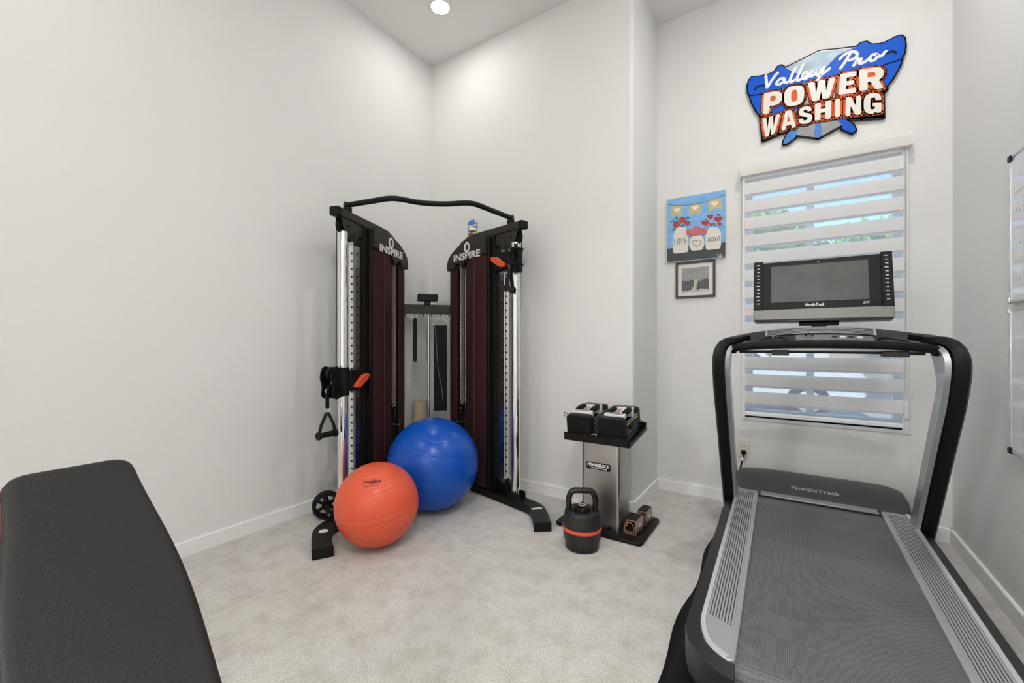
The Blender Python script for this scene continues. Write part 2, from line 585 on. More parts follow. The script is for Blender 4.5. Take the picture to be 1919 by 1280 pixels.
# ------------------------------------------------------------------ ceiling lights
for i, (x, y, pw, lab) in enumerate(((-2.19, 2.35, .19, 'round white recessed light in the ceiling corner above the cable trainer'),
                                 (0.24, 2.30, .72, 'round recessed ceiling light above the treadmill'),
                                 (-2.19, -0.25, .40, 'round recessed ceiling light above the bench end of the left wall'),
                                 (0.24, -0.25, 1.7, 'round recessed ceiling light near the wall behind the treadmill tail'))):
    t = thing('recessed_light', lab, 'ceiling light', (x, y, ZC), 0, 'recessed ceiling lights')
    obj('trim_ring', G().lathe([(.068, -.010), (.088, -.002), (.090, 0), (.068, 0), (.068, -.010)], 40), M_WHITE, t)
    ml = mat('lamp_lens', (0.9, 0.9, 0.88), 0.4, emit=(1.0, 0.96, 0.90), estr=14.0)
    obj('lens', G().lathe([(0, -.006), (.068, -.006), (.068, -.003), (0, -.003)], 40), ml, t)
    ld = bpy.data.lights.new('lamp', 'AREA'); ld.shape = 'DISK'; ld.size = 0.13; ld.energy = LAMP_W * pw
    ld.color = (1.0, 0.99, 0.975); ld.spread = math.radians(180)
    lo = bpy.data.objects.new('lamp', ld); COL.objects.link(lo); lo.parent = t; lo.location = (0, 0, -.012)


FILL_W = 46.0  # added lamps out of view, brightening the lower walls and the floor
for x, hw_, lab in ((-1.9, 1.75, 'added round fill light in the unseen hall, on the bench side'), (.0, .6, 'added round fill light in the unseen hall, on the treadmill side')):
    t = thing('fill_light', lab, 'ceiling light', (x, YR - 1.9, HZ), 0, 'added hall fill lights')
    obj('light_rim', G().lathe([(.255, -.05), (.275, -.045), (.28, 0), (.255, 0), (.255, -.05)], 40), M_WHITE, t)
    obj('diffuser', G().lathe([(0, -.04), (.255, -.04), (.255, -.03), (0, -.03)], 40), mat('fill_diffuser', (.9, .9, .88), .5, emit=(1, .98, .95), estr=3.0), t)
    ld = bpy.data.lights.new('fill_lamp', 'AREA'); ld.shape = 'DISK'; ld.size = .5; ld.energy = FILL_W * hw_; ld.color = (1.0, .99, .975)
    lo = bpy.data.objects.new('fill_lamp', ld); COL.objects.link(lo); lo.parent = t; lo.location = (0, 0, -.052)

# ------------------------------------------------------------------ cable trainer in the corner
FT_O = Vector((-2.010, 2.094, 0)); FT_RZ = math.radians(48.4)
ft = thing('cable_trainer', 'corner cable trainer with two burgundy mesh towers and a black pull-up bar', 'exercise machine', FT_O, FT_RZ)
HA = math.radians(28.75)
OX = 0.578


def tower_matrix(sx):
    """local (u along the tower from post to corner, n towards the middle, z)"""
    e = Vector((-sx * math.sin(HA), math.cos(HA), 0)); nn = Vector((-sx * math.cos(HA), -math.sin(HA), 0))
    m = Matrix((e, nn, Vector((0, 0, 1)))).transposed().to_4x4()
    m.translation = Vector((sx * OX, 0, 0))
    return m


def perforated(u0, u1, n0, n1, z0, z1, pitch, r):
    """square tube: the face towards the user and the face to the middle carry round holes"""
    g = G()

    def face(P):     # P(a,b): a across 0..1, b height
        nz = int((z1 - z0) / pitch); zz0 = z0 + ((z1 - z0) - nz * pitch) / 2
        w = abs(u1 - u0)
        g.add([P(0, z0), P(1, z0), P(1, zz0), P(0, zz0)], [(0, 1, 2, 3)])
        g.add([P(0, zz0 + nz * pitch), P(1, zz0 + nz * pitch), P(1, z1), P(0, z1)], [(0, 1, 2, 3)])
        for i in range(nz):
            b0 = zz0 + i * pitch; bc = b0 + pitch / 2
            out = [P(0, b0), P(.5, b0), P(1, b0), P(1, bc), P(1, b0 + pitch), P(.5, b0 + pitch), P(0, b0 + pitch), P(0, bc)]
            inn = []
            for k in range(8):
                a = math.radians(225 + 45 * k)
                inn.append(P(.5 + r / w * math.cos(a), bc + r * math.sin(a)))
            g.add(out + inn, [(k, (k + 1) % 8, 8 + (k + 1) % 8, 8 + k) for k in range(8)])
    face(lambda a, b: Vector((u0, n0 + (n1 - n0) * a, b)))
    face(lambda a, b: Vector((u0 + (u1 - u0) * a, n1, b)))
    g.add([(u1, n0, z0), (u1, n1, z0), (u1, n1, z1), (u1, n0, z1)], [(0, 1, 2, 3)])
    g.add([(u0, n0, z0), (u1, n0, z0), (u1, n0, z1), (u0, n0, z1)], [(0, 1, 2, 3)])
    return g


def hdr_profile():
    """side outline of the header plate in (u, z)"""
    p = [(.285, 1.945), (.45, 1.945), (.56, 1.935), (.66, 1.905), (.735, 1.868), (.78, 1.83), (.80, 1.79), (.80, 1.735)]
    q = [(.775, 1.74), (.755, 1.75), (.735, 1.748), (.712, 1.722), (.695, 1.757), (.67, 1.778), (.63, 1.778), (.605, 1.745), (.590, 1.735),
         (.565, 1.77), (.53, 1.79), (.48, 1.803), (.36, 1.81), (.285, 1.81)]
    return p + q


FT_PLATE = None
STACK_PLATE = None
for sx in (-1, 1):
    TM = tower_matrix(sx)
    mk = lambda: G()

    def part(name, g, m, parent=ft, bevel=0.0, smooth=40, label=None):
        g2 = G(); g2.add(g.v, g.f, TM)
        return obj(name, g2, m, parent, bevel=bevel, smooth=smooth, label=label)
    US = Matrix.Translation((-.0179, 0, 0)) @ Matrix.Diagonal((.941, .92, 1, 1))

    def part_s(name, g, m, bevel=0.0, smooth=40, label=None):
        return part(name, G().add(g.v, g.f, US), m, bevel=bevel, smooth=smooth, label=label)
    # header beam with end cap, pulley bracket, curved logo plate
    hb = part('header_beam', G().prism([(-.045, 1.945), (.42, 1.945), (.54, 1.925), (.65, 1.885), (.71, 1.82), (.735, 1.75), (.745, 1.75),
                                       (.745, 1.81), (.725, 1.85), (.68, 1.91), (.61, 1.958), (.52, 1.99), (.42, 1.997), (-.045, 1.997)], -.028, .032, 'y'),
              M_HEADER, bevel=.004)
    part('beam_cap', G().box(-.085, -.045, -.031, .035, 1.942, 2.0), M_BLACK, bevel=.008)
    br = [(-.035, 1.943), (.235, 1.943), (.235, 1.83), (.228, 1.835), (.205, 1.862), (.17, 1.868), (.135, 1.85), (.125, 1.82), (.075, 1.812), (.035, 1.83), (-.01, 1.875)]
    for nn in (-.022, .018):
        pb = part('pulley_bracket', G().prism(br, nn, nn + .005, 'y'), M_HEADER)
        for (u, z) in ((.035, 1.905), (.06, 1.84)):
            obj('bolt', G().add(*(lambda q: (q.v, q.f))(G().cyl((u, nn - .004, z), (u, nn + .009, z), .007, 8)), TM), M_BLACK, pb)
    for k, u in enumerate((-.004, .035)):
        part('pulley', G().lathe([(.006, -.010), (.048, -.010), (.042, 0), (.048, .010), (.006, .010)], 24,
                                 Matrix.Translation((u, .0, 1.895 - .03 * k)) @ Matrix.Rotation(PI / 2, 4, 'X')), M_BLACK)
    hp = part_s('header_plate', G().prism(hdr_profile(), .032, .088, 'y'), M_HEADER, bevel=.003)
    # logo on the plate: ring and word; text runs to the right as seen from the middle
    xdir = TM.to_3x3() @ Vector((1 if sx < 0 else -1, 0, 0))
    for word, zz, uu, sz, wd in (('INSPIRE', 1.792, .575, .072, .33),):
        B = basis(TM @ (US @ Vector((.525, .0886, 1.822))), xdir, (0, 0, 1))
        me = text_mesh(word, sz, .001, offset=.0022, width=wd)
        remap(me, lambda c: B @ c)
        obj('logo_word', me, M_LOGO, hp)
        g = G()
        for r0, a0, dx in ((.036, .7, 0), (.028, 2.4, .003)):
            pa = [(.008 * sx + dx + r0 * .86 * math.cos(a), .066 + r0 * math.sin(a), 0.0006) for a in [a0 + 2 * PI * i / 28 for i in range(28)]]
            g.sweep(pa, [(-.0045, -.0006), (.0045, -.0006), (.0045, .0006), (-.0045, .0006)], closed=True)
        g2 = G(); g2.add(g.v, g.f, B)
        obj('logo_ring', g2, M_LOGO, hp)
    # posts
    part('guide_tube', G().cyl((.010, 0, .055), (.010, 0, 1.86), .031, 28), M_CHROME)
    part('hole_post', perforated(.105, .155, -.025, .025, .17, 1.79, .0508, .0075), M_CHROME_S, smooth=None)
    part('post_core', G().box(.110, .150, -.020, .020, .17, 1.79), M_HOLE)
    part('post_foot', G().box(.10, .16, -.03, .03, .145, .172), M_CHROME_S, bevel=.003)
    part('upright', G().box(.195, .245, -.035, .035, .05, 1.945), M_STEEL_BLK, bevel=.004)
    part('upright_cover', G().box(.236, .266, -.06, .058, .06, 1.93), M_BLACK, bevel=.006)
    # burgundy mesh shrouds: two panels with a slot between, folded along vertical lines
    pan1 = [(.290, .02), (.290, .056), (.35, .076), (.43, .082), (.52, .076), (.575, .056), (.575, .050), (.52, .070), (.43, .076), (.35, .070), (.297, .050), (.297, .02)]
    part_s('mesh_shroud', G().prism(pan1, .075, 1.84, 'z'), M_MESHFAB, smooth=60, label='burgundy mesh panel')
    pan2 = [(.692, .056), (.72, .072), (.765, .070), (.800, .052), (.812, -.05), (.80, -.09), (.795, -.09), (.803, -.05), (.793, .046), (.76, .064), (.72, .066), (.692, .050)]
    part_s('mesh_shroud', G().prism(pan2, .075, 1.78, 'z'), M_MESHFAB, smooth=60, label='burgundy mesh panel')
    part_s('rear_shroud', G().box(.30, .80, -.10, -.092, .075, 1.93), M_BLACK)
    part_s('seam', G().cyl((.43, .0825, .08), (.43, .0825, 1.785), .0018, 6), mat('seam_thread', (.17, .06, .05), .6))
    # stack behind the slot
    part_s('guide_rod', G().cyl((.600, .035, .10), (.600, .035, 1.80), .006, 12), M_CHROME)
    part_s('guide_rod', G().cyl((.668, .035, .10), (.668, .035, 1.80), .006, 12), M_CHROME)
    g = G()
    for i in range(110):
        z = .66 + i * .010
        g.lathe([(.012, z), (.021, z + .0025), (.021, z + .0055), (.012, z + .008)], 8, Matrix.Translation((.636, .042, 0)))
    part_s('ribbed_cable_sleeve', g, mat('tan_ribbed', (.30, .26, .20), .5), label='tan ribbed cable sleeve')
    part_s('stack_head', G().box(.615, .685, -.02, .046, .63, .68), M_BLACK, bevel=.005)
    sp = G().box(.40, .70, -.06, .040, 0, .0245).mesh('weight_plate', None)
    for i in range(20):
        o = obj('weight_plate', sp, M_STEEL_BLK, ft)
        o.matrix_local = TM @ US @ Matrix.Translation((0, 0, .10 + i * .026))
    part_s('selector_pin', G().cyl((.655, .03, .52), (.655, .085, .52), .008, 12), M_CHROME)
    # trolley on the guide tube
    zc = .905 if sx < 0 else 1.735
    tr = part('trolley', G().tube([(.010, 0, zc - .09), (.010, 0, zc + .09)], .041, 24), M_BLACK, bevel=.003)

    def sub(name, g, m, bevel=0.0):
        g2 = G(); g2.add(g.v, g.f, TM)
        return obj(name, g2, m, tr, bevel=bevel)
    sub('trolley_block', G().box(.03, .20, -.038, .045, zc - .065, zc + .07), M_BLACK, .006)
    lev = fillet([(.05, zc - .03), (.06, zc - .045), (.10, zc - .045), (.19, zc + .005), (.205, zc + .028), (.195, zc + .04), (.14, zc + .035)], .012, 4, True)
    sub('lever', G().prism(lev, .047, .072, 'y'), M_ORANGE, .005)
    # swivel pulley pair in front of the tube, turned a little towards the user on the right tower
    SW = Matrix.Translation((.010, 0, 0)) @ Matrix.Rotation(math.radians(0 if sx < 0 else -44), 4, 'Z') @ Matrix.Translation((-.002, 0, 0))

    def subs(name, g, m, bevel=0.0):
        g2 = G(); g2.add(g.v, g.f, TM @ SW)
        return obj(name, g2, m, tr, bevel=bevel)
    for nn in (-.045, .030):
        pl = fillet([(-.165, zc + .03), (-.145, zc + .10), (-.085, zc + .105), (-.065, zc + .03), (-.062, zc - .02), (-.06, zc - .08), (-.10, zc - .105), (-.155, zc - .08), (-.14, zc - .015)], .03, 4, True)
        subs('pulley_cheek', G().prism(pl, nn, nn + .008, 'y'), M_BLACK, .002)
    for dz in (.055, -.05):
        subs('pulley_wheel', G().lathe([(.006, -.012), (.045, -.012), (.037, 0), (.045, .012), (.006, .012)], 24,
                                      Matrix.Translation((-.108, 0, zc + dz)) @ Matrix.Rotation(PI / 2, 4, 'X')), M_BLACK)
        subs('bolt', G().cyl((-.108, -.052, zc + dz), (-.108, .045, zc + dz), .009, 8), M_STEEL_BLK)
    subs('swivel_arm', G().box(-.09, -.02, -.025, .025, zc - .095, zc - .045), M_BLACK, .005)
    # cables
    part('cable', G().cyl((-.052, -.004, zc + .05), (-.048, -.004, 1.895), .003, 8), M_RUBBER)
    part('cable', G().cyl((.085, .030, .2), (.085, .030, 1.87), .003, 8), M_RUBBER)
    # low pulley wheel
    part('low_pulley', G().lathe([(.008, -.012), (.058, -.012), (.048, 0), (.058, .012), (.008, .012)], 28,
                                 Matrix.Translation((.115, .0, .115)) @ Matrix.Rotation(PI / 2, 4, 'X')), M_BLACK)
    part('low_pulley_bracket', G().box(.12, .25, -.03, -.02, .055, .15), M_BLACK)
    part('tube_socket', G().prism([(-.045, .055), (.055, .055), (.055, .08), (.048, .10), (-.04, .10), (-.045, .08)], -.045, -.035, 'y').prism([(-.045, .055), (.055, .055), (.055, .08), (.048, .10), (-.04, .10), (-.045, .08)], .035, .045, 'y'), M_BLACK)
    # base beam with curved foot
    foot = fillet([(sx * .203, .684, .028), (sx * .578, 0, .028), (sx * .668, -.165, .028), (sx * .650, -.30, .028), (sx * .622, -.43, .028)], .10, 6)
    fo = obj('base_beam', G().sweep(foot, [(-.052, -.027), (.052, -.027), (.052, .027), (-.052, .027)]), M_STEEL_BLK, ft, bevel=.004)
    st = G().lathe([(0, 0), (.026, 0), (.026, .001), (0, .001)], 20, Matrix.Translation((sx * .652, -.22, .0555))) if sx < 0 else \
        G().box(.618, .690, -.235, -.210, .0555, .0562)
    obj('sticker', st, M_LOGO, fo)
    obj('foot_cap', G().box(-.054, .054, -.012, .0, -.027, .028, Matrix.Translation((sx * .622, -.43, .0275)) @ Matrix.Rotation(math.radians(-11 * sx), 4, 'Z')), M_RUBBER, fo, bevel=.003)

# crossbar, console box, rear base and pull-up bar
cb = obj('crossbar', G().box(-.235, .235, .620, .680, 1.385, 1.46), M_HEADER, ft, bevel=.004)
obj('holder_box', G().prism(rrect(-.080, .080, 1.486, 1.545, .012), .600, .660, 'y'), M_BLACK, cb, bevel=.004)
obj('holder_stem', G().box(-.025, .025, .62, .66, 1.445, 1.49), M_BLACK, cb, bevel=.003)
for i in range(6):
    x = -.175 + i * .070
    obj('hook', G().tube([(x, .665, 1.39), (x, .655, 1.37), (x, .64, 1.362), (x, .632, 1.372)], .004, 6), M_STEEL_BLK, cb)
obj('rear_base', G().box(-.24, .24, .645, .705, .002, .055), M_STEEL_BLK, ft, bevel=.004)
inv = Matrix.Rotation(-FT_RZ, 4, 'Z') @ Matrix.Translation(-FT_O)


def ft_local(px, py, z):
    return inv @ on_plane(px, py, 2, z)


bar = [(-.555, .05, 2.045)] + [tuple(ft_local(*p, 2.045)) for p in ((738, 370), (784, 380), (835, 383), (882, 379))] + [(.555, .05, 2.045)]
pb = obj('pull_up_bar', G().tube(fillet(bar, .07, 6), .017, 16), M_BLACK, ft)
for sx in (-1, 1):
    obj('bar_mount', G().cyl((sx * .550, .055, 1.995), (sx * .550, .055, 2.03), .028, 16), M_BLACK, pb)
    obj('bar_end', G().cyl((sx * .552, .052, 2.045), (sx * .567, .044, 2.045), .022, 16), M_BLACK, pb)


# things hanging on the trainer
def strap_handle(label, anchor, rz, drop, group):
    t = thing('stirrup_handle', label, 'cable handle', anchor, rz, group)
    ring = [(0.012 * math.cos(a), 0, -.012 + .016 * math.sin(a)) for a in [2 * PI * i / 16 for i in range(16)]]
    obj('carabiner', G().tube(ring, .0028, 6, closed=True, up=(0, 1, 0)), M_CHROME_S, t)
    obj('strap_tab', G().box(-.012, .012, -.004, .004, -.115, -.022), M_RUBBER, t, bevel=.002)
    ring = [(0.017 * math.cos(a), 0, -.125 + .017 * math.sin(a)) for a in [2 * PI * i / 16 for i in range(16)]]
    obj('steel_ring', G().tube(ring, .003, 6, closed=True, up=(0, 1, 0)), M_CHROME, t)
    pts = [(-.056, 0, -drop), (-.048, 0, -drop + .05), (-.006, 0, -.142), (.006, 0, -.142), (.048, 0, -drop + .05), (.056, 0, -drop)]
    obj('strap', G().sweep(fillet(pts, .02, 4), [(-.0025, -.012), (.0025, -.012), (.0025, .012), (-.0025, .012)], up=(0, 1, 0)), M_RUBBER, t)
    obj('grip', G().lathe([(.013, -.05), (.017, -.03), (.018, 0), (.017, .03), (.013, .05)], 18, Matrix.Translation((0, 0, -drop)) @ Matrix.Rotation(PI / 2, 4, 'Y')), M_RUBBER, t)
    for s in (-1, 1):
        obj('grip_end', G().lathe([(.010, -.008), (.024, -.008), (.025, .004), (.020, .009), (.010, .009)], 20, Matrix.Translation((s * .058, 0, -drop)) @ Matrix.Rotation(PI / 2, 4, 'Y')), M_BLACK, t)
    return t


ftm = Matrix.Translation(FT_O) @ Matrix.Rotation(FT_RZ, 4, 'Z')
a1 = ftm @ (tower_matrix(-1) @ Vector((-.140, 0, .870)))
strap_handle('black stirrup handle hanging low from the trolley by the orange ball', a1, YAW + math.radians(62), .272, 'stirrup handles on the cable trainer')
a2 = ftm @ (tower_matrix(1) @ Vector((-.060, .125, 1.79)))
strap_handle('black stirrup handle hanging high from the raised trolley under the toy packet', a2, YAW + math.radians(70), .275, 'stirrup handles on the cable trainer')

# pieces hung on the crossbar hooks
t = thing('ankle_strap', 'narrow black padded strap hanging from the trainer crossbar', 'strap', ftm @ Vector((-.100, .632, 1.372)), FT_RZ)
ring = [(0.010 * math.cos(a), 0, -.008 + .014 * math.sin(a)) for a in [2 * PI * i / 14 for i in range(14)]]
obj('clip', G().tube(ring, .003, 6, closed=True, up=(0, 1, 0)), M_CHROME_S, t)
obj('strap_body', G().prism(rrect(-.017, .017, -.375, -.02, .016), -.006, .006, 'y'), M_RUBBER, t, bevel=.003)
t = thing('ab_sling', 'long wide black sling hanging from a wire hanger on the crossbar', 'sling', ftm @ Vector((.105, .632, 1.372)), FT_RZ)
obj('wire_hanger', G().tube([(-.062, 0, -.075), (-.055, 0, -.060), (0, 0, -.004), (.065, 0, -.062), (.070, 0, -.075)], .0025, 6, up=(0, 1, 0)), M_CHROME_S, t)
obj('sling_body', G().box(-.055, .052, -.010, .006, -.78, -.078), M_RUBBER, t, bevel=.003)
obj('stitched_hem', G().box(-.056, .053, -.0115, .0075, -.185, -.181), M_BLACK, t)
obj('thin_cord', G().tube([(-.045, -.014, -.03), (-.035, -.013, -.25), (-.02, -.013, -.45), (.01, -.013, -.60), (.02, -.013, -.70)], .0016, 6), mat('grey_cord', (.35, .34, .32), .5), t)
t = thing('chrome_bar', 'slim chrome bar standing upright under the middle of the crossbar', 'bar', ftm @ Vector((.005, .60, 0)), FT_RZ)
obj('bar_shaft', G().cyl((0, 0, 0), (0, 0, 1.372), .009, 16), M_CHROME, t)
for z0, z1 in ((.20, .62), (1.0, 1.25)):
    obj('bar_sleeve', G().cyl((0, 0, z0), (0, 0, z1), .013, 16), M_CHROME_S, t)
for s in (-1,):
    pts = [(-.205, .60, 1.39)] + [(-.195 + .012 * math.sin(i * 1.1), .60, 1.37 - i * .09) for i in range(14)]
    obj('loose_cord', G().tube(pts, .003, 6), M_RUBBER, ft)
t = thing('foam_block', 'beige tapered foam roll standing in the corner behind the blue ball', 'foam roll', ftm @ Vector((-.05, .81, 0)), FT_RZ)
obj('roll_body', G().lathe([(.082, 0), (.084, .01), (.063, .64), (.058, .655), (.02, .655), (.02, .62), (0, .62)], 28), mat('beige_foam', (.50, .42, .29), .8, bump=.2, bscale=200), t)

# toy packet on the header of the right tower
pk = tower_matrix(1) @ Vector((.50, .0, 1.993))
t = thing('toy_packet', 'small blue blister packet standing on top of the trainer beside the pull-up bar', 'packet', ftm @ pk, FT_RZ + math.radians(-2))
card = [(-.038, 0), (.040, 0), (.040, .118), (.030, .118), (.028, .105), (.018, .105), (.016, .135), (-.010, .128), (-.030, .115), (-.038, .095)]
obj('card', G().prism(card, 0, .0012, 'y'), mat('packet_blue', (.02, .16, .55), .35), t)
for nm, poly, c in (('print_stripe', [(-.036, .070), (.034, .088), (.034, .102), (-.036, .082)], (.85, .48, .05)),
                    ('print_base', [(-.036, .002), (.038, .002), (.038, .035), (-.036, .030)], (.72, .66, .58)),
                    ('print_side', [(-.036, .030), (-.015, .032), (-.015, .05), (-.036, .05)], (.05, .38, .55)),
                    ('print_badge', [(.020, .022), (.034, .020), (.040, .040), (.034, .055), (.022, .045)], (.75, .55, .04))):
    obj(nm, G().prism(poly, -.0006, 0, 'y'), mat('pk_' + nm, c, .4), t)
obj('blister', G().prism(fillet([(-.034, .038), (.026, .042), (.032, .066), (-.032, .068)], .012, 4, True), -.022, -.0006, 'y'), mat('blister_clear', (.75, .74, .74), .1, spec=.8), t, bevel=.005)
obj('toy_car', G().prism(fillet([(-.034, .008), (.012, .008), (.014, .016), (-.004, .026), (-.022, .026), (-.034, .018)], .004, 3, True), -.02, -.0006, 'y'), mat('toy_red', (.30, .05, .035), .3), t, bevel=.002)

# ------------------------------------------------------------------ balls
def ball(name, label, center, r, color, ridges, squash=.985, logo=None):
    prof = []
    N = 160
    for i in range(N + 1):
        a = -PI / 2 + PI * i / N
        rr = r
        for b in ridges:
            rr -= .0022 * math.exp(-((a - b) / .012) ** 2)
        prof.append((max(0, rr * math.cos(a)) if 0 < i < N else 0, rr * math.sin(a)))
    t = thing(name, label, 'exercise ball', (center[0], center[1], 0))
    tilt = Matrix.Rotation(math.radians(ridges_tilt[name][0]), 4, 'X') @ Matrix.Rotation(math.radians(ridges_tilt[name][1]), 4, 'Y')
    o = obj('ball_skin', G().lathe(prof, 96, Matrix.Translation((0, 0, r)) @ tilt), color, t, smooth=80)
    return t


ridges_tilt = {'blue_ball': (12, 24), 'orange_ball': (6, -4)}
M_BLUE = mat('blue_vinyl', (0.004, 0.088, 0.50), 0.27, var=.10, vscale=5, spec=.4)
M_ORNG = mat('orange_vinyl', (0.80, 0.115, 0.050), 0.34, var=.06, vscale=6, spec=.45)
R1, R2 = 0.3135, 0.2312
ball('blue_ball', 'large blue exercise ball between the trainer towers', (-2.085, 2.165), R1, M_BLUE, [.02, .05, .3, -.35, -.75, .8, 1.1])
ob = ball('orange_ball', 'small orange ribbed exercise ball in front of the trainer', (-1.985, 1.607), R2, M_ORNG,
          [-.95, -.75, -.6, -.45, -.3, -.14, .02, .55, .72, .85, .98, 1.1, 1.22])
# printed mark on the orange ball
bc = Vector((-1.985, 1.607, R2))
M_INK = mat('black_ink', (.03, .012, .008), .5)


def ball_print(name, me, px, py, c, r, parent):
    d = ray(px, py).normalized(); q = EYE - c; b = q.dot(d); s = -b - math.sqrt(b * b - (q.length_squared - r * r))
    n = (EYE + d * s - c).normalized()
    x = Vector((0, 0, 1)).cross(n).normalized(); x = (x + Vector((0, 0, .12))).normalized(); y = n.cross(x).normalized(); x = y.cross(n)
    base = Vector(parent.location)

    def fn(co):
        v = n * r + x * co.x + y * co.y
        return c + v.normalized() * (r + .0004 + co.z) - base
    remap(me, fn)
    obj(name, me, M_INK, parent)


ball_print('logo_word', text_mesh('TheraBand', .024, .0003, offset=.0007, shear=.25, width=.098), 696, 902, bc, R2, ob)
ball_print('logo_swoosh', curve_mesh([[(-.058, -.001), (-.02, .001), (.0, .005), (.03, .006), (.045, .004), (.02, .0), (.0, -.003), (-.03, -.002)]], .0003), 695, 907, bc, R2, ob)
ball_print('logo_line', text_mesh('EXERCISE BALL', .009, .0003, offset=.0002, width=.075), 695, 911, bc, R2, ob)

# ------------------------------------------------------------------ ab wheel
wc = on_plane(611, 968, 2, 0.0)
ax = Vector((.80, -.45, 0)).normalized()
t = thing('ab_roller', 'black ab roller wheel on the carpet by the left wall', 'ab wheel', (-2.552, 1.660, 0), math.atan2(ax.y, ax.x))
wr = .088
rot = Matrix.Translation((0, 0, wr)) @ Matrix.Rotation(PI / 2, 4, 'Y')
obj('tyre', G().lathe([(.066, -.034), (.080, -.034), (wr, -.024), (wr, -.006), (wr - .004, 0), (wr, .006), (wr, .024), (.080, .034), (.066, .034), (.066, -.034)], 48, rot), M_RUBBER, t, bevel=0)
g = G().lathe([(.014, -.022), (.03, -.022), (.03, .022), (.014, .022), (.014, -.022)], 24, rot)
for i in range(6):
    g.box(.024, .068, -.007, .007, -.015, .015, rot @ Matrix.Rotation(2 * PI * i / 6, 4, 'Z'))
obj('wheel_spokes', g, M_BLACK, t)
g = G()
for i in range(48):
    g.box(wr - .001, wr + .0008, -.003, .003, -.018, -.010, rot @ Matrix.Rotation(2 * PI * i / 48, 4, 'Z'))
obj('tread_marks', g, mat('grey_tread', (.22, .22, .22), .6), t)
obj('hub', G().lathe([(.012, .022), (.020, .022), (.016, .04), (.012, .042)], 20, rot), M_BLACK, t)
obj('axle', G().cyl((-.20, 0, wr), (.20, 0, wr), .009, 14), M_CHROME_S, t)
for s in (-1, 1):
    obj('handle_grip', G().lathe([(.016, 0), (.018, .02), (.016, .05), (.018, .09), (.014, .11), (0, .112)], 18,
                                 Matrix.Translation((s * .060, 0, wr)) @ Matrix.Rotation(s * PI / 2, 4, 'Y')), M_RUBBER, t)

# ------------------------------------------------------------------ dumbbell stand
SX0, SX1, SY0, SY1 = -1.256, -.706, 2.392, 2.805
sc_ = Vector(((SX0 + SX1) / 2, (SY0 + SY1) / 2, 0))
t = thing('dumbbell_stand', 'brushed steel pedestal stand with black base and tray holding block dumbbells', 'stand', sc_)
hx, hy = (SX1 - SX0) / 2, (SY1 - SY0) / 2
obj('base_plate', G().prism(rrect(-hx, hx, -hy, hy, .035, 6), 0, .024), M_BLACK, t, bevel=.009, bseg=3)
cx0, cx1, cy0, cy1 = -1.095 - sc_.x, -.857 - sc_.x, 2.455 - sc_.y, 2.66 - sc_.y
col = obj('column', G().prism(rrect(cx0, cx1, cy0, cy1, .018, 6), .024, .565), M_ALU, t)
obj('column_edge', G().box(cx0 - .002, cx0 + .003, cy0 + .012, cy1 - .012, .024, .565), M_BLACK, col)
obj('screw', G().cyl((cx1 - .06, cy0 - .003, .04), (cx1 - .06, cy0 + .004, .04), .008, 10), M_BLACK, col)
pxc = (cx0 + cx1) / 2 - .012
pq = obj('name_plate', G().prism(rrect(pxc - .078, pxc + .078, .375, .42, .01), cy0 - .0015, cy0 + .001, 'y'), M_BLKGLOSS, t)
me = text_mesh('POWERBLOCK', .026, .0006, offset=.0012, width=.140)
remap(me, lambda c: Vector((pxc + c.x, cy0 - .0019 - c.z, .402 + c.y)))
obj('name_word', me, M_LOGO, pq)
me = text_mesh('PERSONAL TRAINER', .010, .0006, offset=.0002, width=.10)
remap(me, lambda c: Vector((pxc + .005 + c.x, cy0 - .0019 - c.z, .384 + c.y)))
obj('name_line', me, M_LOGO, pq)
# tray, tipped towards the user
TILT = math.radians(8)
tm = Matrix.Translation((-1.178 - sc_.x, 2.385 - sc_.y, .553)) @ Matrix.Rotation(TILT, 4, 'X')
TW, TD = .405, .335
g = G().box(0, TW, 0, TD, 0, .006, tm)
g.box(0, TW, -.005, 0, 0, .050, tm)
g.prism([(0, 0), (TD, 0), (TD, .05), (TD - .01, .05), (.30, .022), (.02, .022), (0, .05)], TW, TW + .005, 'x', tm)
g.prism([(0, 0), (TD, 0), (TD, .05), (TD - .01, .05), (.30, .022), (.02, .022), (0, .05)], -.005, 0, 'x', tm)
g.box(0, TW, TD, TD + .005, 0, .050, tm)
obj('tray', g, M_STEEL_BLK, t)

# block dumbbells
M_RAIL = mat('silver_rail', (.42, .43, .45), .3, metal=.8)


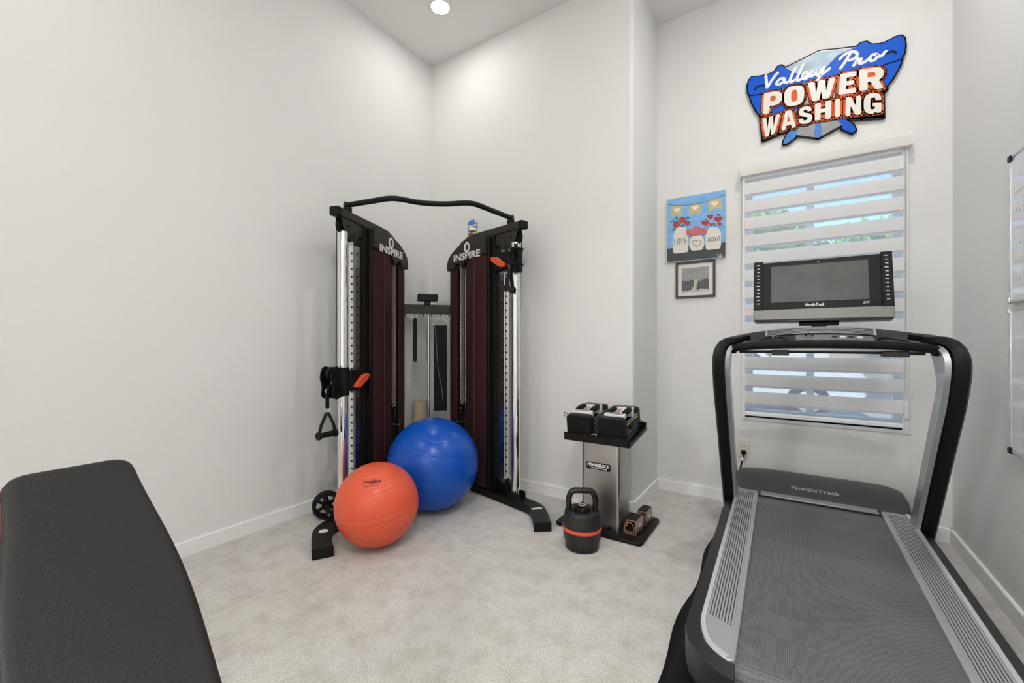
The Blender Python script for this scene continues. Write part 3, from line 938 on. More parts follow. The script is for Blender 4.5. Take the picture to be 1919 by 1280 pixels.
def dumbbell(label, ox, stripes):
    d = thing('block_dumbbell', label, 'dumbbell', (0, 0, 0), 0, 'block dumbbells on the stand')
    m0 = Matrix.Translation((-1.178, 2.385, .553)) @ Matrix.Rotation(TILT, 4, 'X') @ Matrix.Translation((ox, .012, .0065))
    d.matrix_world = m0
    W, D, H = .160, .300, .150
    for y0, y1 in ((0, .052), (D - .052, D)):
        ep = obj('end_block', G().prism(fillet([(0, 0), (W, 0), (W, H), (0, H)], .024, 5, True), y0, y1, 'y'), M_BLACK, d, bevel=.004)
        for k in range(4):
            yy = y0 + .010 + k * .0105
            obj('plate_gap', G().prism(fillet([(-.0008, .006), (W + .0008, .006), (W + .0008, H + .0008), (-.0008, H + .0008)], .024, 5, True), yy, yy + .0022, 'y'), M_GREY, ep)
    for k in range(7):
        z = .012 + k * .0175
        for s, x in ((0, .0), (1, W - .006)):
            mm = M_RAIL
            if s == 1 and k in stripes: mm = stripes[k]
            obj('side_rail', G().box(x, x + .006, .045, D - .045, z, z + .007), mm, d)
    # white core with two grips
    core = obj('handle_core', G().box(.018, W - .018, .052, .094, .105, H + .012).box(.018, W - .018, D - .094, D - .052, .105, H + .012)
               .box(.058, W - .058, .094, D - .094, .100, H + .006), M_WHITE, d, bevel=.006)
    obj('core_wedge', G().prism([(.060, .10), (W - .060, .10), (W / 2, D - .10)], H + .006, H + .009, 'z'), mat('grey_wedge', (.28, .27, .26), .5), core)
    for x in (.034, W - .034):
        obj('grip', G().lathe([(.013, 0), (.017, .012), (.018, .055), (.017, .10), (.013, .112)], 18,
                              Matrix.Translation((x, .094, H + .006)) @ Matrix.Rotation(-PI / 2, 4, 'X')), M_RUBBER, d)
    obj('red_label', G().box(.026, W - .026, D - .088, D - .062, H + .012, H + .0128), mat('brick_red', (.16, .04, .03), .4), core)
    lab = obj('weight_chart', G().box(.030, W - .030, .060, .084, H + .012, H + .0128), mat('chart_grey', (.12, .12, .12), .4), core)
    for k, c in enumerate(((.7, .7, .7), (.7, .7, .7), (.65, .55, .06), (.08, .25, .6), (.6, .12, .05), (.7, .7, .7))):
        obj('chart_square', G().box(.036 + k * .0155, .046 + k * .0155, .066, .078, H + .0128, H + .0133), mat('chart%d' % k, c, .4), lab)
    return d


da = dumbbell('block dumbbell with plain dark side rails, on the tray end nearer the cable trainer', .012, {})
db = dumbbell('block dumbbell with coloured side rails, on the tray end nearer the window', .218,
              {5: mat('rail_yellow', (.62, .55, .16), .4), 4: mat('rail_blue', (.05, .18, .5), .4), 3: mat('rail_red', (.5, .12, .08), .4), 2: mat('rail_blue2', (.08, .2, .45), .4)})
# selector pins with cord loops
for d, x, s in ((da, -.002, -1), (db, .162, 1)):
    lp = [(x + s * (.012 + .030 * (1 - math.cos(a))), .05 + .14 * a / (2 * PI), .105 + .030 * math.sin(a)) for a in [2 * PI * i / 20 for i in range(21)]]
    obj('pin_cord', G().tube(lp, .0022, 6), M_RUBBER, d)
    obj('selector_pin', G().box(min(x, x + s * .02), max(x, x + s * .02), .05, .20, .085, .105), M_BLACK, d, bevel=.004)
lp = [(.178 + .020 * math.cos(a), -.0005, .030 + .016 * math.sin(a)) for a in [2 * PI * i / 20 for i in range(17)]]
obj('loose_pin_cord', G().tube(lp + [(.196, -.001, .014)], .0022, 6, up=(0, 1, 0)), mat('clear_cord', (.6, .6, .58), .3), da)

# adder weights on the base
M_ROSE = mat('rose_steel', (.42, .33, .30), .32, metal=.7)


def adder(label, x, y, rz):
    a = thing('adder_weight', label, 'weight', (x, y, .0245), rz, 'adder weights on the stand base')
    w, dp, h = .078, .115, .085
    pr = fillet([(0, 0), (w, 0), (w, h), (.018, h), (.018, h - .034), (.0, h - .05)], .010, 4, True)
    gg = G()
    inn = fillet([(.006, .006), (w - .006, .006), (w - .006, h - .006), (.024, h - .006), (.024, h - .036), (.006, h - .054)], .008, 4, True)
    n = len(pr)
    v = [(p[0], 0, p[1]) for p in pr] + [(p[0], 0, p[1]) for p in inn] + [(p[0], dp, p[1]) for p in pr] + [(p[0], dp, p[1]) for p in inn]
    f = []
    for i in range(n):
        j = (i + 1) % n
        f += [(i, j, n + j, n + i), (2 * n + i, 3 * n + i, 3 * n + j, 2 * n + j), (i, 2 * n + i, 2 * n + j, j), (n + i, n + j, 3 * n + j, 3 * n + i)]
    obj('shell', gg.add(v, f), M_ROSE, a)
    obj('weight_core', G().box(.008, w - .008, .03, dp - .006, .008, h - .05), M_STEEL_BLK, a)
    obj('top_pad', G().box(.022, w - .004, .006, dp - .006, h, h + .003), M_BLACK, a, bevel=.001)
    obj('side_badge', G().lathe([(0, 0), (.011, 0), (.011, .0015), (0, .0015)], 16, Matrix.Translation((w, dp / 2, h * .55)) @ Matrix.Rotation(PI / 2, 4, 'Y')), M_LOGO, a)
    lp = [(w / 2 - .004 + .030 * math.cos(q), -.002, .040 + .030 * math.sin(q)) for q in [2 * PI * i / 24 for i in range(24)]]
    obj('cord_loop', G().tube(lp, .002, 6, closed=True, up=(0, 1, 0)), mat('copper_cord', (.55, .18, .07), .4), a)
    return a


adder('rose steel adder weight on the stand base, nearer its front edge', -.835, 2.470, math.radians(-3))
adder('rose steel adder weight on the stand base, closer to the back wall', -.825, 2.635, math.radians(-3))

# ------------------------------------------------------------------ adjustable kettlebell
k = thing('adjustable_kettlebell', 'black adjustable kettlebell with an orange band standing by the dumbbell stand', 'kettlebell', (-.992, 2.225, 0), math.radians(30))
obj('base_ring', G().lathe([(.085, 0), (.095, .004), (.096, .022), (.094, .03), (0, .03)], 48), M_BLKGLOSS, k)
obj('body', G().lathe([(.094, .03), (.104, .06), (.107, .10), (.106, .108)], 48), M_GREY, k)
obj('orange_band', G().lathe([(.1085, .106), (.1095, .110), (.1095, .120), (.1085, .124), (.10, .124), (.10, .106)], 48), M_ORANGE, k)
obj('upper_body', G().lathe([(.106, .122), (.104, .15), (.099, .190), (.096, .206), (.091, .211), (.065, .207), (0, .200)], 48), M_GREY, k)
dl = obj('dial', G().lathe([(.046, .203), (.046, .214), (.040, .226), (.026, .234), (0, .236)], 24), M_BLACK, k)
for i in range(10):
    obj('dial_rib', G().box(.036, .048, -.004, .004, .206, .224, Matrix.Rotation(2 * PI * i / 10, 4, 'Z')), M_BLKGLOSS, dl)
obj('dial_badge', G().lathe([(.014, .236), (.019, .236), (.019, .2372), (.014, .2372), (.014, .236)], 24), M_LOGO, dl)
hp = fillet([(-.074, 0, .195), (-.076, 0, .275), (-.058, 0, .318), (.058, 0, .318), (.076, 0, .275), (.074, 0, .195)], .035, 6)
obj('handle', G().tube(hp, .0165, 16, up=(0, 1, 0)), M_BLKGLOSS, k)
for s in (-1, 1):
    obj('handle_socket', G().lathe([(.022, .185), (.022, .212), (.018, .216)], 20, Matrix.Translation((s * .074, 0, 0))), M_BLACK, k)

# ------------------------------------------------------------------ treadmill
mt = thing('treadmill_mat', 'thin black rubber mat under the treadmill', 'mat', (0.10, 2.02, 0))
g = G()
xs = [-.49 + .045 * i for i in range(23)]
v = []; f = []
for j in range(31):
    y = -1.0 + j * (2.28 / 30)
    for x in xs:
        e = min(x + .49, .50 - x, y + 1.0, 1.28 - y)
        v.append((x + (.012 * math.sin(y * 9) if x < -.45 else 0), y, .007 + (.004 * math.sin(x * 21 + y * 5) ** 2 if e < .10 else 0)))
nx = len(xs)
for j in range(30):
    for i in range(nx - 1):
        f.append((j * nx + i, j * nx + i + 1, (j + 1) * nx + i + 1, (j + 1) * nx + i))
o = obj('mat_sheet', g.add(v, f), M_RUBBER, mt)
sm = o.modifiers.new('solid', 'SOLIDIFY'); sm.thickness = .006; sm.offset = -1

TO = Vector((.113, 2.96, .0)); TRZ = math.radians(1.0)
tr = thing('treadmill', 'black and silver treadmill with a wide dark screen facing the room', 'treadmill', (TO.x, TO.y, .012), TRZ)
tloc = Matrix.Rotation(-TRZ, 4, 'Z') @ Matrix.Translation(-Vector((TO.x, TO.y, .012)))
PITCH_D = math.radians(1.7)
DK = Matrix.Translation((0, 0, .232)) @ Matrix.Rotation(PITCH_D, 4, 'X')      # deck frame: origin at the front of the belt


def dk(name, g, m, parent=tr, bevel=0.0, smooth=40):
    g2 = G(); g2.add(g.v, g.f, DK)
    return obj(name, g2, m, parent, bevel=bevel, smooth=smooth)


BW = .282
LEN = 1.545
bp_ = [(.03, -.004), (-LEN + .05, -.004)] + [(-LEN + .05 - .05 * math.sin(a), -.054 + .05 * math.cos(a)) for a in [PI * i / 10 for i in range(1, 11)]] + [(.03, -.104)]
dk('belt', G().prism(bp_, -BW, BW, 'x'), M_BELT, smooth=30)
M_RAILS = mat('rail_silver', (.47, .47, .475), .36, metal=.4, bump=.08, bscale=500)
M_LIP = mat('lip_silver', (.66, .66, .66), .35, metal=.3)
M_GROOVE = mat('groove_dark', (.03, .03, .032), .6)
for s in (-1, 1):
    # side rail: rounded rear corner
    o_, i_ = BW + .118, BW
    base = [(i_, .03), (i_, -LEN + .015), (i_ + .03, -LEN + .010), (i_ + .075, -LEN + .045), (o_ - .012, -LEN + .105), (o_, -LEN + .165), (o_, .03)]
    poly = [(s * x, y) for x, y in base]
    rail = dk('side_rail', G().prism(fillet(poly, .03, 4, True), -.03, .006, 'z'), M_RAILS, bevel=.004)
    # outer bright lip
    lip = [(s * (o_ - .008), .03), (s * (o_ - .008), -LEN + .165), (s * (o_ - .020), -LEN + .108), (s * (i_ + .075), -LEN + .052), (s * (i_ + .02), -LEN + .018)]
    dk('bright_lip', G().sweep(fillet([(x, y, .008) for x, y in lip], .03, 4), [(-.009, -.004), (.009, -.004), (.007, .004), (-.007, .004)]), M_LIP, rail)
    # tread ribs
    for k_ in range(9):
        x = s * (i_ + .022 + k_ * .0095)
        dk('tread_rib', G().box(x - .0032, x + .0032, -LEN + .185 + .004 * k_, -.01, .005, .0085), M_RAILS, rail, bevel=.0008)
        if k_ < 8:
            xg = s * (i_ + .022 + (k_ + .5) * .0095)
            dk('groove', G().box(xg - .0013, xg + .0013, -LEN + .178 + .004 * k_, -.005, .0035, .0064), M_GROOVE, rail)
    # dark outer skirt and end cap
    sk = [(s * (o_ + .002), .03), (s * (o_ + .002), -LEN + .165), (s * (o_ - .012), -LEN + .103), (s * (i_ + .075), -LEN + .040), (s * (i_ + .02), -LEN + .006), (s * (i_), -LEN + .004)]
    sk2 = [(s * (o_ + .045), .03), (s * (o_ + .045), -LEN + .14), (s * (o_ + .022), -LEN + .070), (s * (i_ + .090), -LEN + .005), (s * (i_ + .03), -LEN - .030), (s * (i_), -LEN - .034)]
    n = len(sk)
    gg = G(); v = []; f = []
    for (a, b), (c, d) in zip(sk, sk2):
        v += [(a, b, .004), (c, d, -.016), (c, d, -.125), (a, b, -.125)]
    for i in range(n - 1):
        for q in range(4):
            f.append((i * 4 + q, i * 4 + (q + 1) % 4, (i + 1) * 4 + (q + 1) % 4, (i + 1) * 4 + q))
    f += [(0, 1, 2, 3), tuple((n - 1) * 4 + q for q in range(4))]
    dk('side_skirt', gg.add(v, f), M_GREY, smooth=50)
    # frame rail and transport foot below
    obj('frame_rail', G().box(s * .30 - .025, s * .30 + .025, -1.42, .30, .045, .10), M_STEEL_BLK, tr)
    obj('foot_pad', G().lathe([(.032, 0), (.032, .02), (.02, .05), (.012, .06)], 16, Matrix.Translation((s * .30, -1.30, 0))), M_RUBBER, tr)
    obj('foot_pad', G().lathe([(.032, 0), (.032, .02), (.02, .05), (.012, .06)], 16, Matrix.Translation((s * .30, .22, 0))), M_RUBBER, tr)
    # base foot of the upright on the mat
    obj('upright_foot', G().prism(rrect(-.16, .24, 0, .07, .02), s * .43 - .03, s * .43 + .03, 'x'), M_BLACK, tr, bevel=.006)
obj('rear_roller_cover', G().prism([(-BW, -.13), (BW, -.13), (BW, -.105), (-BW, -.105)], -LEN + .02, .0, 'y', DK), M_BLACK, tr)

# motor hood: rounded plan, rising towards the front
plan = [(-.400, .03), (.400, .03), (.415, .12), (.405, .26), (.36, .318), (.27, .332), (-.27, .332), (-.36, .318), (-.405, .26), (-.415, .12)]
plan = fillet(plan, .035, 4, True)
gg = G(); n = len(plan); v = []; f = []
cxm, cym = 0, .17


def hz(y): return .008 + .055 * max(0, min(1, (y - .03) / .16))


rings = [(1.02, -.12, 1), (1.02, -.02, 1), (1.0, -.004, 0), (.965, 0.0, 0)]
for sc, dz, fl in rings:
    for x, y in plan:
        X = cxm + (x - cxm) * sc; Yy = max(.03, cym + (y - cym) * (sc if y > .05 else 1))
        v.append((X, Yy, dz if dz == -.12 else hz(y) + dz))
for r in range(len(rings) - 1):
    for i in range(n):
        j = (i + 1) % n
        f.append((r * n + i, r * n + j, (r + 1) * n + j, (r + 1) * n + i))
top = len(rings) - 1
c0 = len(v)
for i in range(n):
    x, y = plan[i]
    v.append((x * .55, .03 if y < .04 else cym + (y - cym) * .55, hz(y if y < .04 else cym + (y - cym) * .55)))
for i in range(n):
    j = (i + 1) % n
    f.append((top * n + i, top * n + j, c0 + j, c0 + i))
f.append(tuple(c0 + i for i in range(n))); f.append(tuple(range(n))[::-1])
M_HOOD = mat('hood_grey', (.050, .050, .051), .42, bump=.06, bscale=800)
hood = dk('motor_hood', gg.add(v, f), M_HOOD, smooth=50)
dk('hood_strip', G().box(-BW + .012, BW - .012, -.028, .032, -.002, .0095), M_SILVER, hood, bevel=.002)
dk('belt_gap', G().box(-BW, BW, -.036, -.027, -.004, .003), M_HOLE, hood)
me = text_mesh('NordicTrack', .044, .001, offset=.0006, width=.235)
sl = math.atan2(.055, .16)
HM = DK @ Matrix.Translation((0, .105, hz(.105) + .0012)) @ Matrix.Rotation(sl, 4, 'X')
remap(me, lambda c: HM @ c)
obj('logo_word', me, mat('logo_silver', (.55, .55, .55), .3, metal=.4), hood)

# uprights and console arch
arch_y = lambda z: None
half = [(.432, -.02, .055), (.432, -.10, .19), (.432, -.265, .46), (.432, -.415, .71), (.434, -.525, .90), (.434, -.575, 1.02), (.432, -.585, 1.075), (.42, -.568, 1.115),
        (.398, -.535, 1.140), (.365, -.492, 1.160), (.325, -.455, 1.170)]
half = fillet(half, .04, 3)
for s in (-1, 1):
    P = [Vector((s * x, y, z)) for x, y, z in half]
    # side-and-depth cross section carried along the arch: depth stays in the travel plane
    gg = G(); gs = G(); v = []; vs_ = []; f = []
    n = len(P)
    for i in range(n):
        T = (P[min(i + 1, n - 1)] - P[max(i - 1, 0)]).normalized()
        outw = Vector((s, 0, 0)) - T * (T.x * s)
        bend = max(0.0, min(1.0, (.432 - abs(P[i].x)) / .06)) if P[i].z > 1 else 0.0
        if bend > 0:
            w = bend
            outw = (Vector((s, 0, 0)) * (1 - w) + Vector((0, 0, 1)) * w); outw -= T * outw.dot(T)
        outw.normalize()
        dv = T.cross(outw).normalized()
        if dv.y > 0: dv = -dv       # towards the user
        tk = .026 - .010 * bend - (.008 * min(1, max(0, (.36 - abs(P[i].x)) / .2)) if bend >= 1 else 0)
        dd = .047 - .012 * bend
        for a, b in ((-1, -1), (-1, 1), (-.5, 1.15), (.6, 1.15), (1, .8), (1, -.8), (.6, -1.1), (-.5, -1.1)):
            v.append(P[i] + outw * (a * tk) + dv * (b * dd))
        ins = .010
        for a, b in ((-.016, -.9), (-.016, .8), (.004, .9), (.004, -1.0)):
            vs_.append(P[i] - outw * (tk + ins) + outw * a * .9 + dv * (b * dd * 1.0 - .004))
    k8 = 8
    ff = [(i * k8 + c, i * k8 + (c + 1) % k8, (i + 1) * k8 + (c + 1) % k8, (i + 1) * k8 + c) for i in range(n - 1) for c in range(k8)]
    ff += [tuple(range(k8)), tuple((n - 1) * k8 + c for c in range(k8))]
    up = obj('upright', gg.add(v, ff), M_BLACK, tr, smooth=50)
    fs = [(i * 4 + c, i * 4 + (c + 1) % 4, (i + 1) * 4 + (c + 1) % 4, (i + 1) * 4 + c) for i in range(1, n - 1) for c in range(4)]
    fs += [(4, 5, 6, 7), tuple((n - 1) * 4 + c for c in range(4))]
    obj('silver_liner', gs.add(vs_, fs), M_SILVER, up, smooth=50)
    # gusset plate where the arch meets the upright
    gp = [(-.56, .93), (-.50, .93), (-.44, 1.05), (-.36, 1.125), (-.36, 1.15), (-.48, 1.12), (-.57, 1.06)]
    obj('gusset', G().prism(gp, s * .392 - .004, s * .392 + .004, 'x'), M_SILVER, up, bevel=.002)

# console between the arms
gg = G()
v = []; f = []
NX = 13


def con_section(x):
    q = 1 - (x / .33) ** 2
    yf, zf = -.545 - .015 * q, 1.118 + .004 * q
    yb, zb = -.335 + .02 * q, 1.190 + .032 * q
    return Vector((x, yf, zf)), Vector((x, yb - .045, zb - .040)), Vector((x, yb, zb))


for i in range(NX):
    x = -.345 + .69 * i / (NX - 1)
    a, m_, b = con_section(x)
    v += [a, m_, b, b + Vector((0, .03, -.02)), b + Vector((0, .03, -.07)), a + Vector((0, .02, -.028))]
for i in range(NX - 1):
    for q in range(6):
        f.append((i * 6 + q, i * 6 + (q + 1) % 6, (i + 1) * 6 + (q + 1) % 6, (i + 1) * 6 + q))
f += [(0, 1, 2, 3, 4, 5), tuple((NX - 1) * 6 + q for q in range(6))]
con = obj('console', gg.add(v, f), M_GREY, tr, smooth=35)


def conpt(x, t, dz=0.0):
    a, m_, b = con_section(x)
    if t < .55:
        p = a.lerp(m_, t / .55); n_ = Vector((0, -(m_.z - a.z), m_.y - a.y)).normalized()
    else:
        p = m_.lerp(b, (t - .55) / .45); n_ = Vector((0, -(b.z - m_.z), b.y - m_.y)).normalized()
    return p + n_ * dz


def con_patch(x0, x1, t0, t1, d0, d1, n=12):
    g = G(); v = []; f = []
    for i in range(n + 1):
        x = x0 + (x1 - x0) * i / n
        v += [conpt(x, t0, d0), conpt(x, t1, d0), conpt(x, t1, d1), conpt(x, t0, d1)]
    for i in range(n):
        for q in range(4):
            f.append((i * 4 + q, i * 4 + (q + 1) % 4, (i + 1) * 4 + (q + 1) % 4, (i + 1) * 4 + q))
    f += [(0, 1, 2, 3), tuple(n * 4 + q for q in range(4))]
    return g.add(v, f)


vent = obj('vent_grille', con_patch(-.235, .210, .60, .985, -.002, .002), M_BLACK, con)
for r in range(5):
    obj('vent_slat', con_patch(-.230, .205, .622 + .074 * r, .645 + .074 * r, .002, .005), M_SILVER, vent)
for x in (-.232, .207):
    obj('vent_edge', con_patch(x - .004, x + .004, .60, .985, .002, .006, 2), M_SILVER, vent)
pan = obj('key_panel', con_patch(-.105, .195, .30, .535, 0, .003), M_SILVER, con)
pk_ = [conpt(-.05 + .014 * math.cos(a), .45 + .07 * math.sin(a), .010) for a in [PI * i / 8 for i in range(9)]]
obj('safety_key', G().tube(pk_, .004, 8), M_BLACK, pan)
for i in range(4):
    x = .05 + i * .032
    obj('key_button', con_patch(x - .011, x + .011, .40, .46, .003, .005, 2), M_WHITE if i % 2 else M_GREY, pan)
for x in (-.20, .262):
    lp = [conpt(x + .055 * math.cos(a), .36 + .15 * math.sin(a), .004) for a in [2 * PI * i / 24 for i in range(24)]]
    obj('tray_rim', G().tube(lp, .004, 6, closed=True), M_BLKGLOSS, con)
# front grip bar with curved ends
gb = [(-.372, -.560, 1.100), (-.365, -.575, 1.116), (-.25, -.598, 1.130), (-.10, -.610, 1.135), (.10, -.610, 1.135), (.25, -.598, 1.130), (.365, -.575, 1.116), (.372, -.560, 1.100)]
obj('grip_bar', G().sweep(fillet(gb, .05, 4), [(.020 * math.cos(a), .017 * math.sin(a)) for a in [2 * PI * i / 16 for i in range(16)]]), M_RUBBER, con)
for x0, x1 in ((-.205, -.135), (.20, .285)):
    obj('under_pad', G().box(x0, x1, -.59, -.52, 1.082, 1.108), M_GREY, con, bevel=.004)
obj('bar_bracket', G().box(-.345, .345, -.575, -.50, 1.104, 1.116), M_SILVER, con, bevel=.003)

# screen, tipped back
SCM = Matrix.Translation((0, -.20, 1.425)) @ Matrix.Rotation(math.radians(-13), 4, 'X') @ Matrix.Diagonal((.975, 1, 1, 1))
scr = obj('screen', G().prism(rrect(-.302, .302, -.110, .165, .012), -.012, .022, 'y', SCM), M_BLACK, tr, bevel=.004)
glassm = mat('screen_glass', (.10, .10, .098), .4, var=.35, vscale=11, spec=.25)
obj('display', G().box(-.219, .209, -.0135, -.011, -.070, .138, SCM), glassm, scr)
obj('lower_trim', G().prism([(-.304, -.165), (-.300, -.168), (.300, -.168), (.304, -.165), (.304, -.108), (-.304, -.108)], -.016, .030, 'y', SCM), mat('trim_grey', (.20, .195, .185), .42, metal=.4), scr, bevel=.004)
obj('lower_lip', G().box(-.296, .296, -.010, .032, -.176, -.166, SCM), M_BLKGLOSS, scr, bevel=.003)
for s in (-1, 1):
    sp_ = obj('button_strip', G().box(s * .281 - .023, s * .281 + .023, -.020, .0, -.112, .172, SCM), M_BLACK, scr, bevel=.003)
    for i in range(12):
        z = .148 - i * .0205
        obj('button_mark', G().box(s * .281 - (.006 if i % 3 else .009), s * .281 + .006, -.0208, -.0198, z, z + .004, SCM), M_LOGO, sp_)
me = text_mesh('NordicTrack', .022, .0006, offset=.0006, shear=.2, width=.085)
remap(me, lambda c: SCM @ Vector((c.x - .02, -.0126 - c.z, -.089 + c.y)))
obj('logo_word', me, M_LOGO, scr)
me = text_mesh('iFIT', .015, .0006, offset=.0003, width=.024)
remap(me, lambda c: SCM @ Vector((c.x + .197, -.0126 - c.z, -.088 + c.y)))
obj('logo_small', me, M_LOGO, scr)
obj('camera_dot', G().box(-.004, .004, -.0128, -.011, .150, .153, SCM), M_LOGO, scr)
mnt = obj('screen_mount', G().box(-.085, .085, -.215, -.165, 1.232, 1.268), M_BLACK, tr, bevel=.003)
obj('mount_neck', G().box(-.030, .030, -.26, -.17, 1.19, 1.236), M_BLACK, mnt)

# outlet and cord
oc = on_plane(1394, 841, 1, YW)
t = thing('wall_outlet', 'cream double wall outlet low on the window wall beside the treadmill', 'outlet', (oc.x, YW, oc.z))
obj('cover_plate', G().prism(rrect(-.039, .039, -.062, .062, .005), -.006, 0, 'y'), mat('cream_plastic', (.76, .73, .66), .4), t, bevel=.002)
for z in (.021, -.021):
    s_ = obj('socket', G().prism(rrect(-.017, .017, z - .015, z + .015, .008), -.0075, -.005, 'y'), mat('cream_plastic2', (.74, .71, .64), .4), t)
    for x, w in ((-.007, .0012), (.006, .0015)):
        obj('slot', G().box(x - w, x + w, -.0079, -.0074, z + .001, z + .009), M_HOLE, s_)
    obj('slot', G().cyl((0, -.0079, z - .007), (0, -.0074, z - .007), .0025, 8), M_HOLE, s_)
t = thing('power_cord', 'black treadmill power cord plugged into the wall outlet', 'cord', (oc.x, YW, oc.z))
obj('plug', G().prism(rrect(-.015, .015, -.036, -.006, .006), -.034, -.008, 'y'), M_BLACK, t, bevel=.003)
cd = [(0, -.030, -.028), (-.004, -.045, -.06), (-.010, -.075, -.10), (-.022, -.10, -.16), (-.035, -.12, -.22), (-.040, -.13, -.30), (-.04, -.128, oc.z * -1 + .03), (-.03, -.115, -oc.z + .008)]
obj('cable', G().tube(fillet(cd, .03, 4), .0055, 10), M_RUBBER, t)
obj('cable_tag', G().cyl((-.004, -.045, -.052), (-.007, -.056, -.075), .008, 10), M_WHITE, t)

# ------------------------------------------------------------------ flat things on the window wall, laid out on the wall plane
def wall_pt(px, py, y=YW):
    q = on_plane(px, py, 1, y)
    return (q.x, q.z)


def wall_flat(name, loops, y_front, depth, m, parent, offset=0.0, label=None):
    """loops are (x, z) on the wall; the shape's face looks into the room at y_front"""
    base = parent.matrix_basis.translation if parent.type == 'EMPTY' else parent.parent.matrix_basis.translation
    me = curve_mesh(loops, depth, offset)
    remap(me, lambda c: Vector((c.x - base.x, y_front + depth / 2 - c.z - base.y, c.y - base.z)))
    return obj(name, me, m, parent, label=label)


def ell(cx, cy, rx, ry, n=20, rot=0.0):
    o = []
    for i in range(n):
        a = 2 * PI * i / n
        x, y = rx * math.cos(a), ry * math.sin(a)
        o.append((cx + x * math.cos(rot) - y * math.sin(rot), cy + x * math.sin(rot) + y * math.cos(rot)))
    return o


def rim(loop, w, y_front, depth, parent, name, m):
    """filled shape grown by w with round corners: slabs along the edge, round pieces at the corners"""
    base = parent.matrix_basis.translation
    g = G(); n = len(loop)
    y0, y1 = y_front - base.y, y_front + depth - base.y
    for i in range(n):
        a = Vector(loop[i]); b = Vector(loop[(i + 1) % n]); d = b - a
        if d.length < 1e-5: continue
        nn = Vector((-d.y, d.x)).normalized() * w
        g.prism([(q.x - base.x, q.y - base.z) for q in (a + nn, a - nn, b - nn, b + nn)], y0, y1, 'y')
        g.prism([(a.x + w * math.cos(q) - base.x, a.y + w * math.sin(q) - base.z) for q in [2 * PI * k / 10 for k in range(10)]], y0, y1, 'y')
    me = curve_mesh([loop], depth)
    vv = [Vector((v.co.x - base.x, y_front + depth / 2 - v.co.z - base.y, v.co.y - base.z)) for v in me.vertices]
    g.add(vv, [tuple(q.vertices) for q in me.polygons])
    return obj(name, g, m, parent, smooth=None)


# ---- shop sign
SGZ = 5.565
YS = YW - .022     # face of the backing board


def sg(x, y): return wall_pt(1390 + x / SGZ, 50 + y / SGZ, YS)


def sgl(pts): return [sg(*p) for p in pts]


sign = thing('shop_sign', 'cut-out blue and orange pressure washing sign mounted on the wall above the window', 'sign', (.15, YW, 2.6))
M_SBLK = mat('sign_black', (.004, .004, .006), .45, spec=.2)
M_SBLUE = mat('sign_blue', (.003, .10, .62), .42, var=.08, vscale=12, spec=.2)
M_SLBLUE = mat('sign_light_blue', (.08, .24, .64), .42, var=.25, vscale=40, spec=.2)
M_SGREY = mat('sign_grey', (.20, .20, .205), .35, metal=.5, var=.35, vscale=25, bstretch=(1, 1, 6))
M_SORNG = mat('sign_orange', (.72, .11, .025), .45, var=.12, vscale=9, spec=.2)
M_SCREAM = mat('sign_cream', (.80, .77, .70), .4)
M_SWHITE = mat('sign_pale_mottle', (.42, .54, .78), .45, var=.65, vscale=14, spec=.3)
disc = [(300, 560), (345, 470), (450, 432), (600, 360), (810, 255), (1000, 237), (1200, 212), (1290, 300), (1300, 560), (1200, 830), (1035, 1030), (800, 1160), (570, 1130), (400, 960)]
bann = [(63, 610), (78, 560), (105, 527), (190, 522), (285, 500), (350, 467), (372, 422), (410, 405), (448, 428), (540, 480), (700, 520), (840, 470), (1000, 300), (1200, 212),
        (1240, 172), (1300, 160), (1345, 190), (1430, 187), (1500, 167), (1600, 112), (1660, 95), (1693, 118), (1703, 200), (1690, 280), (1660, 340), (1460, 405),
        (1000, 500), (600, 600), (200, 705), (95, 722), (68, 690)]
blade_l = [(88, 726), (205, 708), (420, 660), (600, 640), (640, 860), (330, 920), (215, 960), (150, 870), (100, 770)]
blade_r = [(1455, 412), (1668, 340), (1650, 400), (1580, 530), (1510, 622), (1400, 560)]
arm1 = [(600, 1030), (560, 1155), (470, 1220), (432, 1225), (438, 1195), (480, 1110), (545, 1060), (575, 1020)]
arm2 = [(770, 1000), (765, 1060), (752, 1085), (765, 1150), (795, 1162), (828, 1145), (832, 1050), (818, 990)]
arm3 = [(985, 965), (1040, 1020), (1045, 1065), (1150, 1110), (1190, 1080), (1160, 1020), (1110, 990), (1060, 950)]
lett_block = [(205, 700), (440, 640), (700, 560), (1000, 490), (1220, 440), (1400, 405), (1465, 410), (1505, 460), (1500, 560), (1512, 655), (1475, 690), (1480, 945),
              (1250, 960), (1000, 975), (750, 1015), (640, 1040), (590, 1050), (420, 1105), (220, 1190), (195, 965)]
YF = YS
for nm, lp in (('board_disc', disc), ('board_banner', bann), ('board_blade', blade_l), ('board_blade', blade_r), ('board_arm', arm1), ('board_arm', arm2), ('board_arm', arm3), ('board_letters', lett_block)):
    rim(sgl(lp), .009, YS, .014, sign, nm, M_SBLK)
wall_flat('grey_disc', [sgl(disc)], YS - .002, .002, M_SGREY, sign)
wall_flat('pale_panel', [sgl([(470, 440), (600, 368), (810, 264), (1000, 246), (1190, 224), (1120, 330), (900, 470), (700, 515), (560, 485)])], YS - .0024, .0005, M_SWHITE, sign)  # mottled pale blue and white area on the upper disc
wall_flat('blue_blade', [sgl(blade_l)], YS - .003, .003, M_SBLUE, sign)
wall_flat('blue_blade', [sgl(blade_r)], YS - .003, .003, M_SBLUE, sign)
wall_flat('blue_arm', [sgl(arm1)], YS - .003, .003, M_SLBLUE, sign)
wall_flat('blue_arm', [sgl(arm2)], YS - .003, .003, M_SLBLUE, sign)
wall_flat('blue_arm', [sgl(arm3)], YS - .003, .003, M_SBLUE, sign)
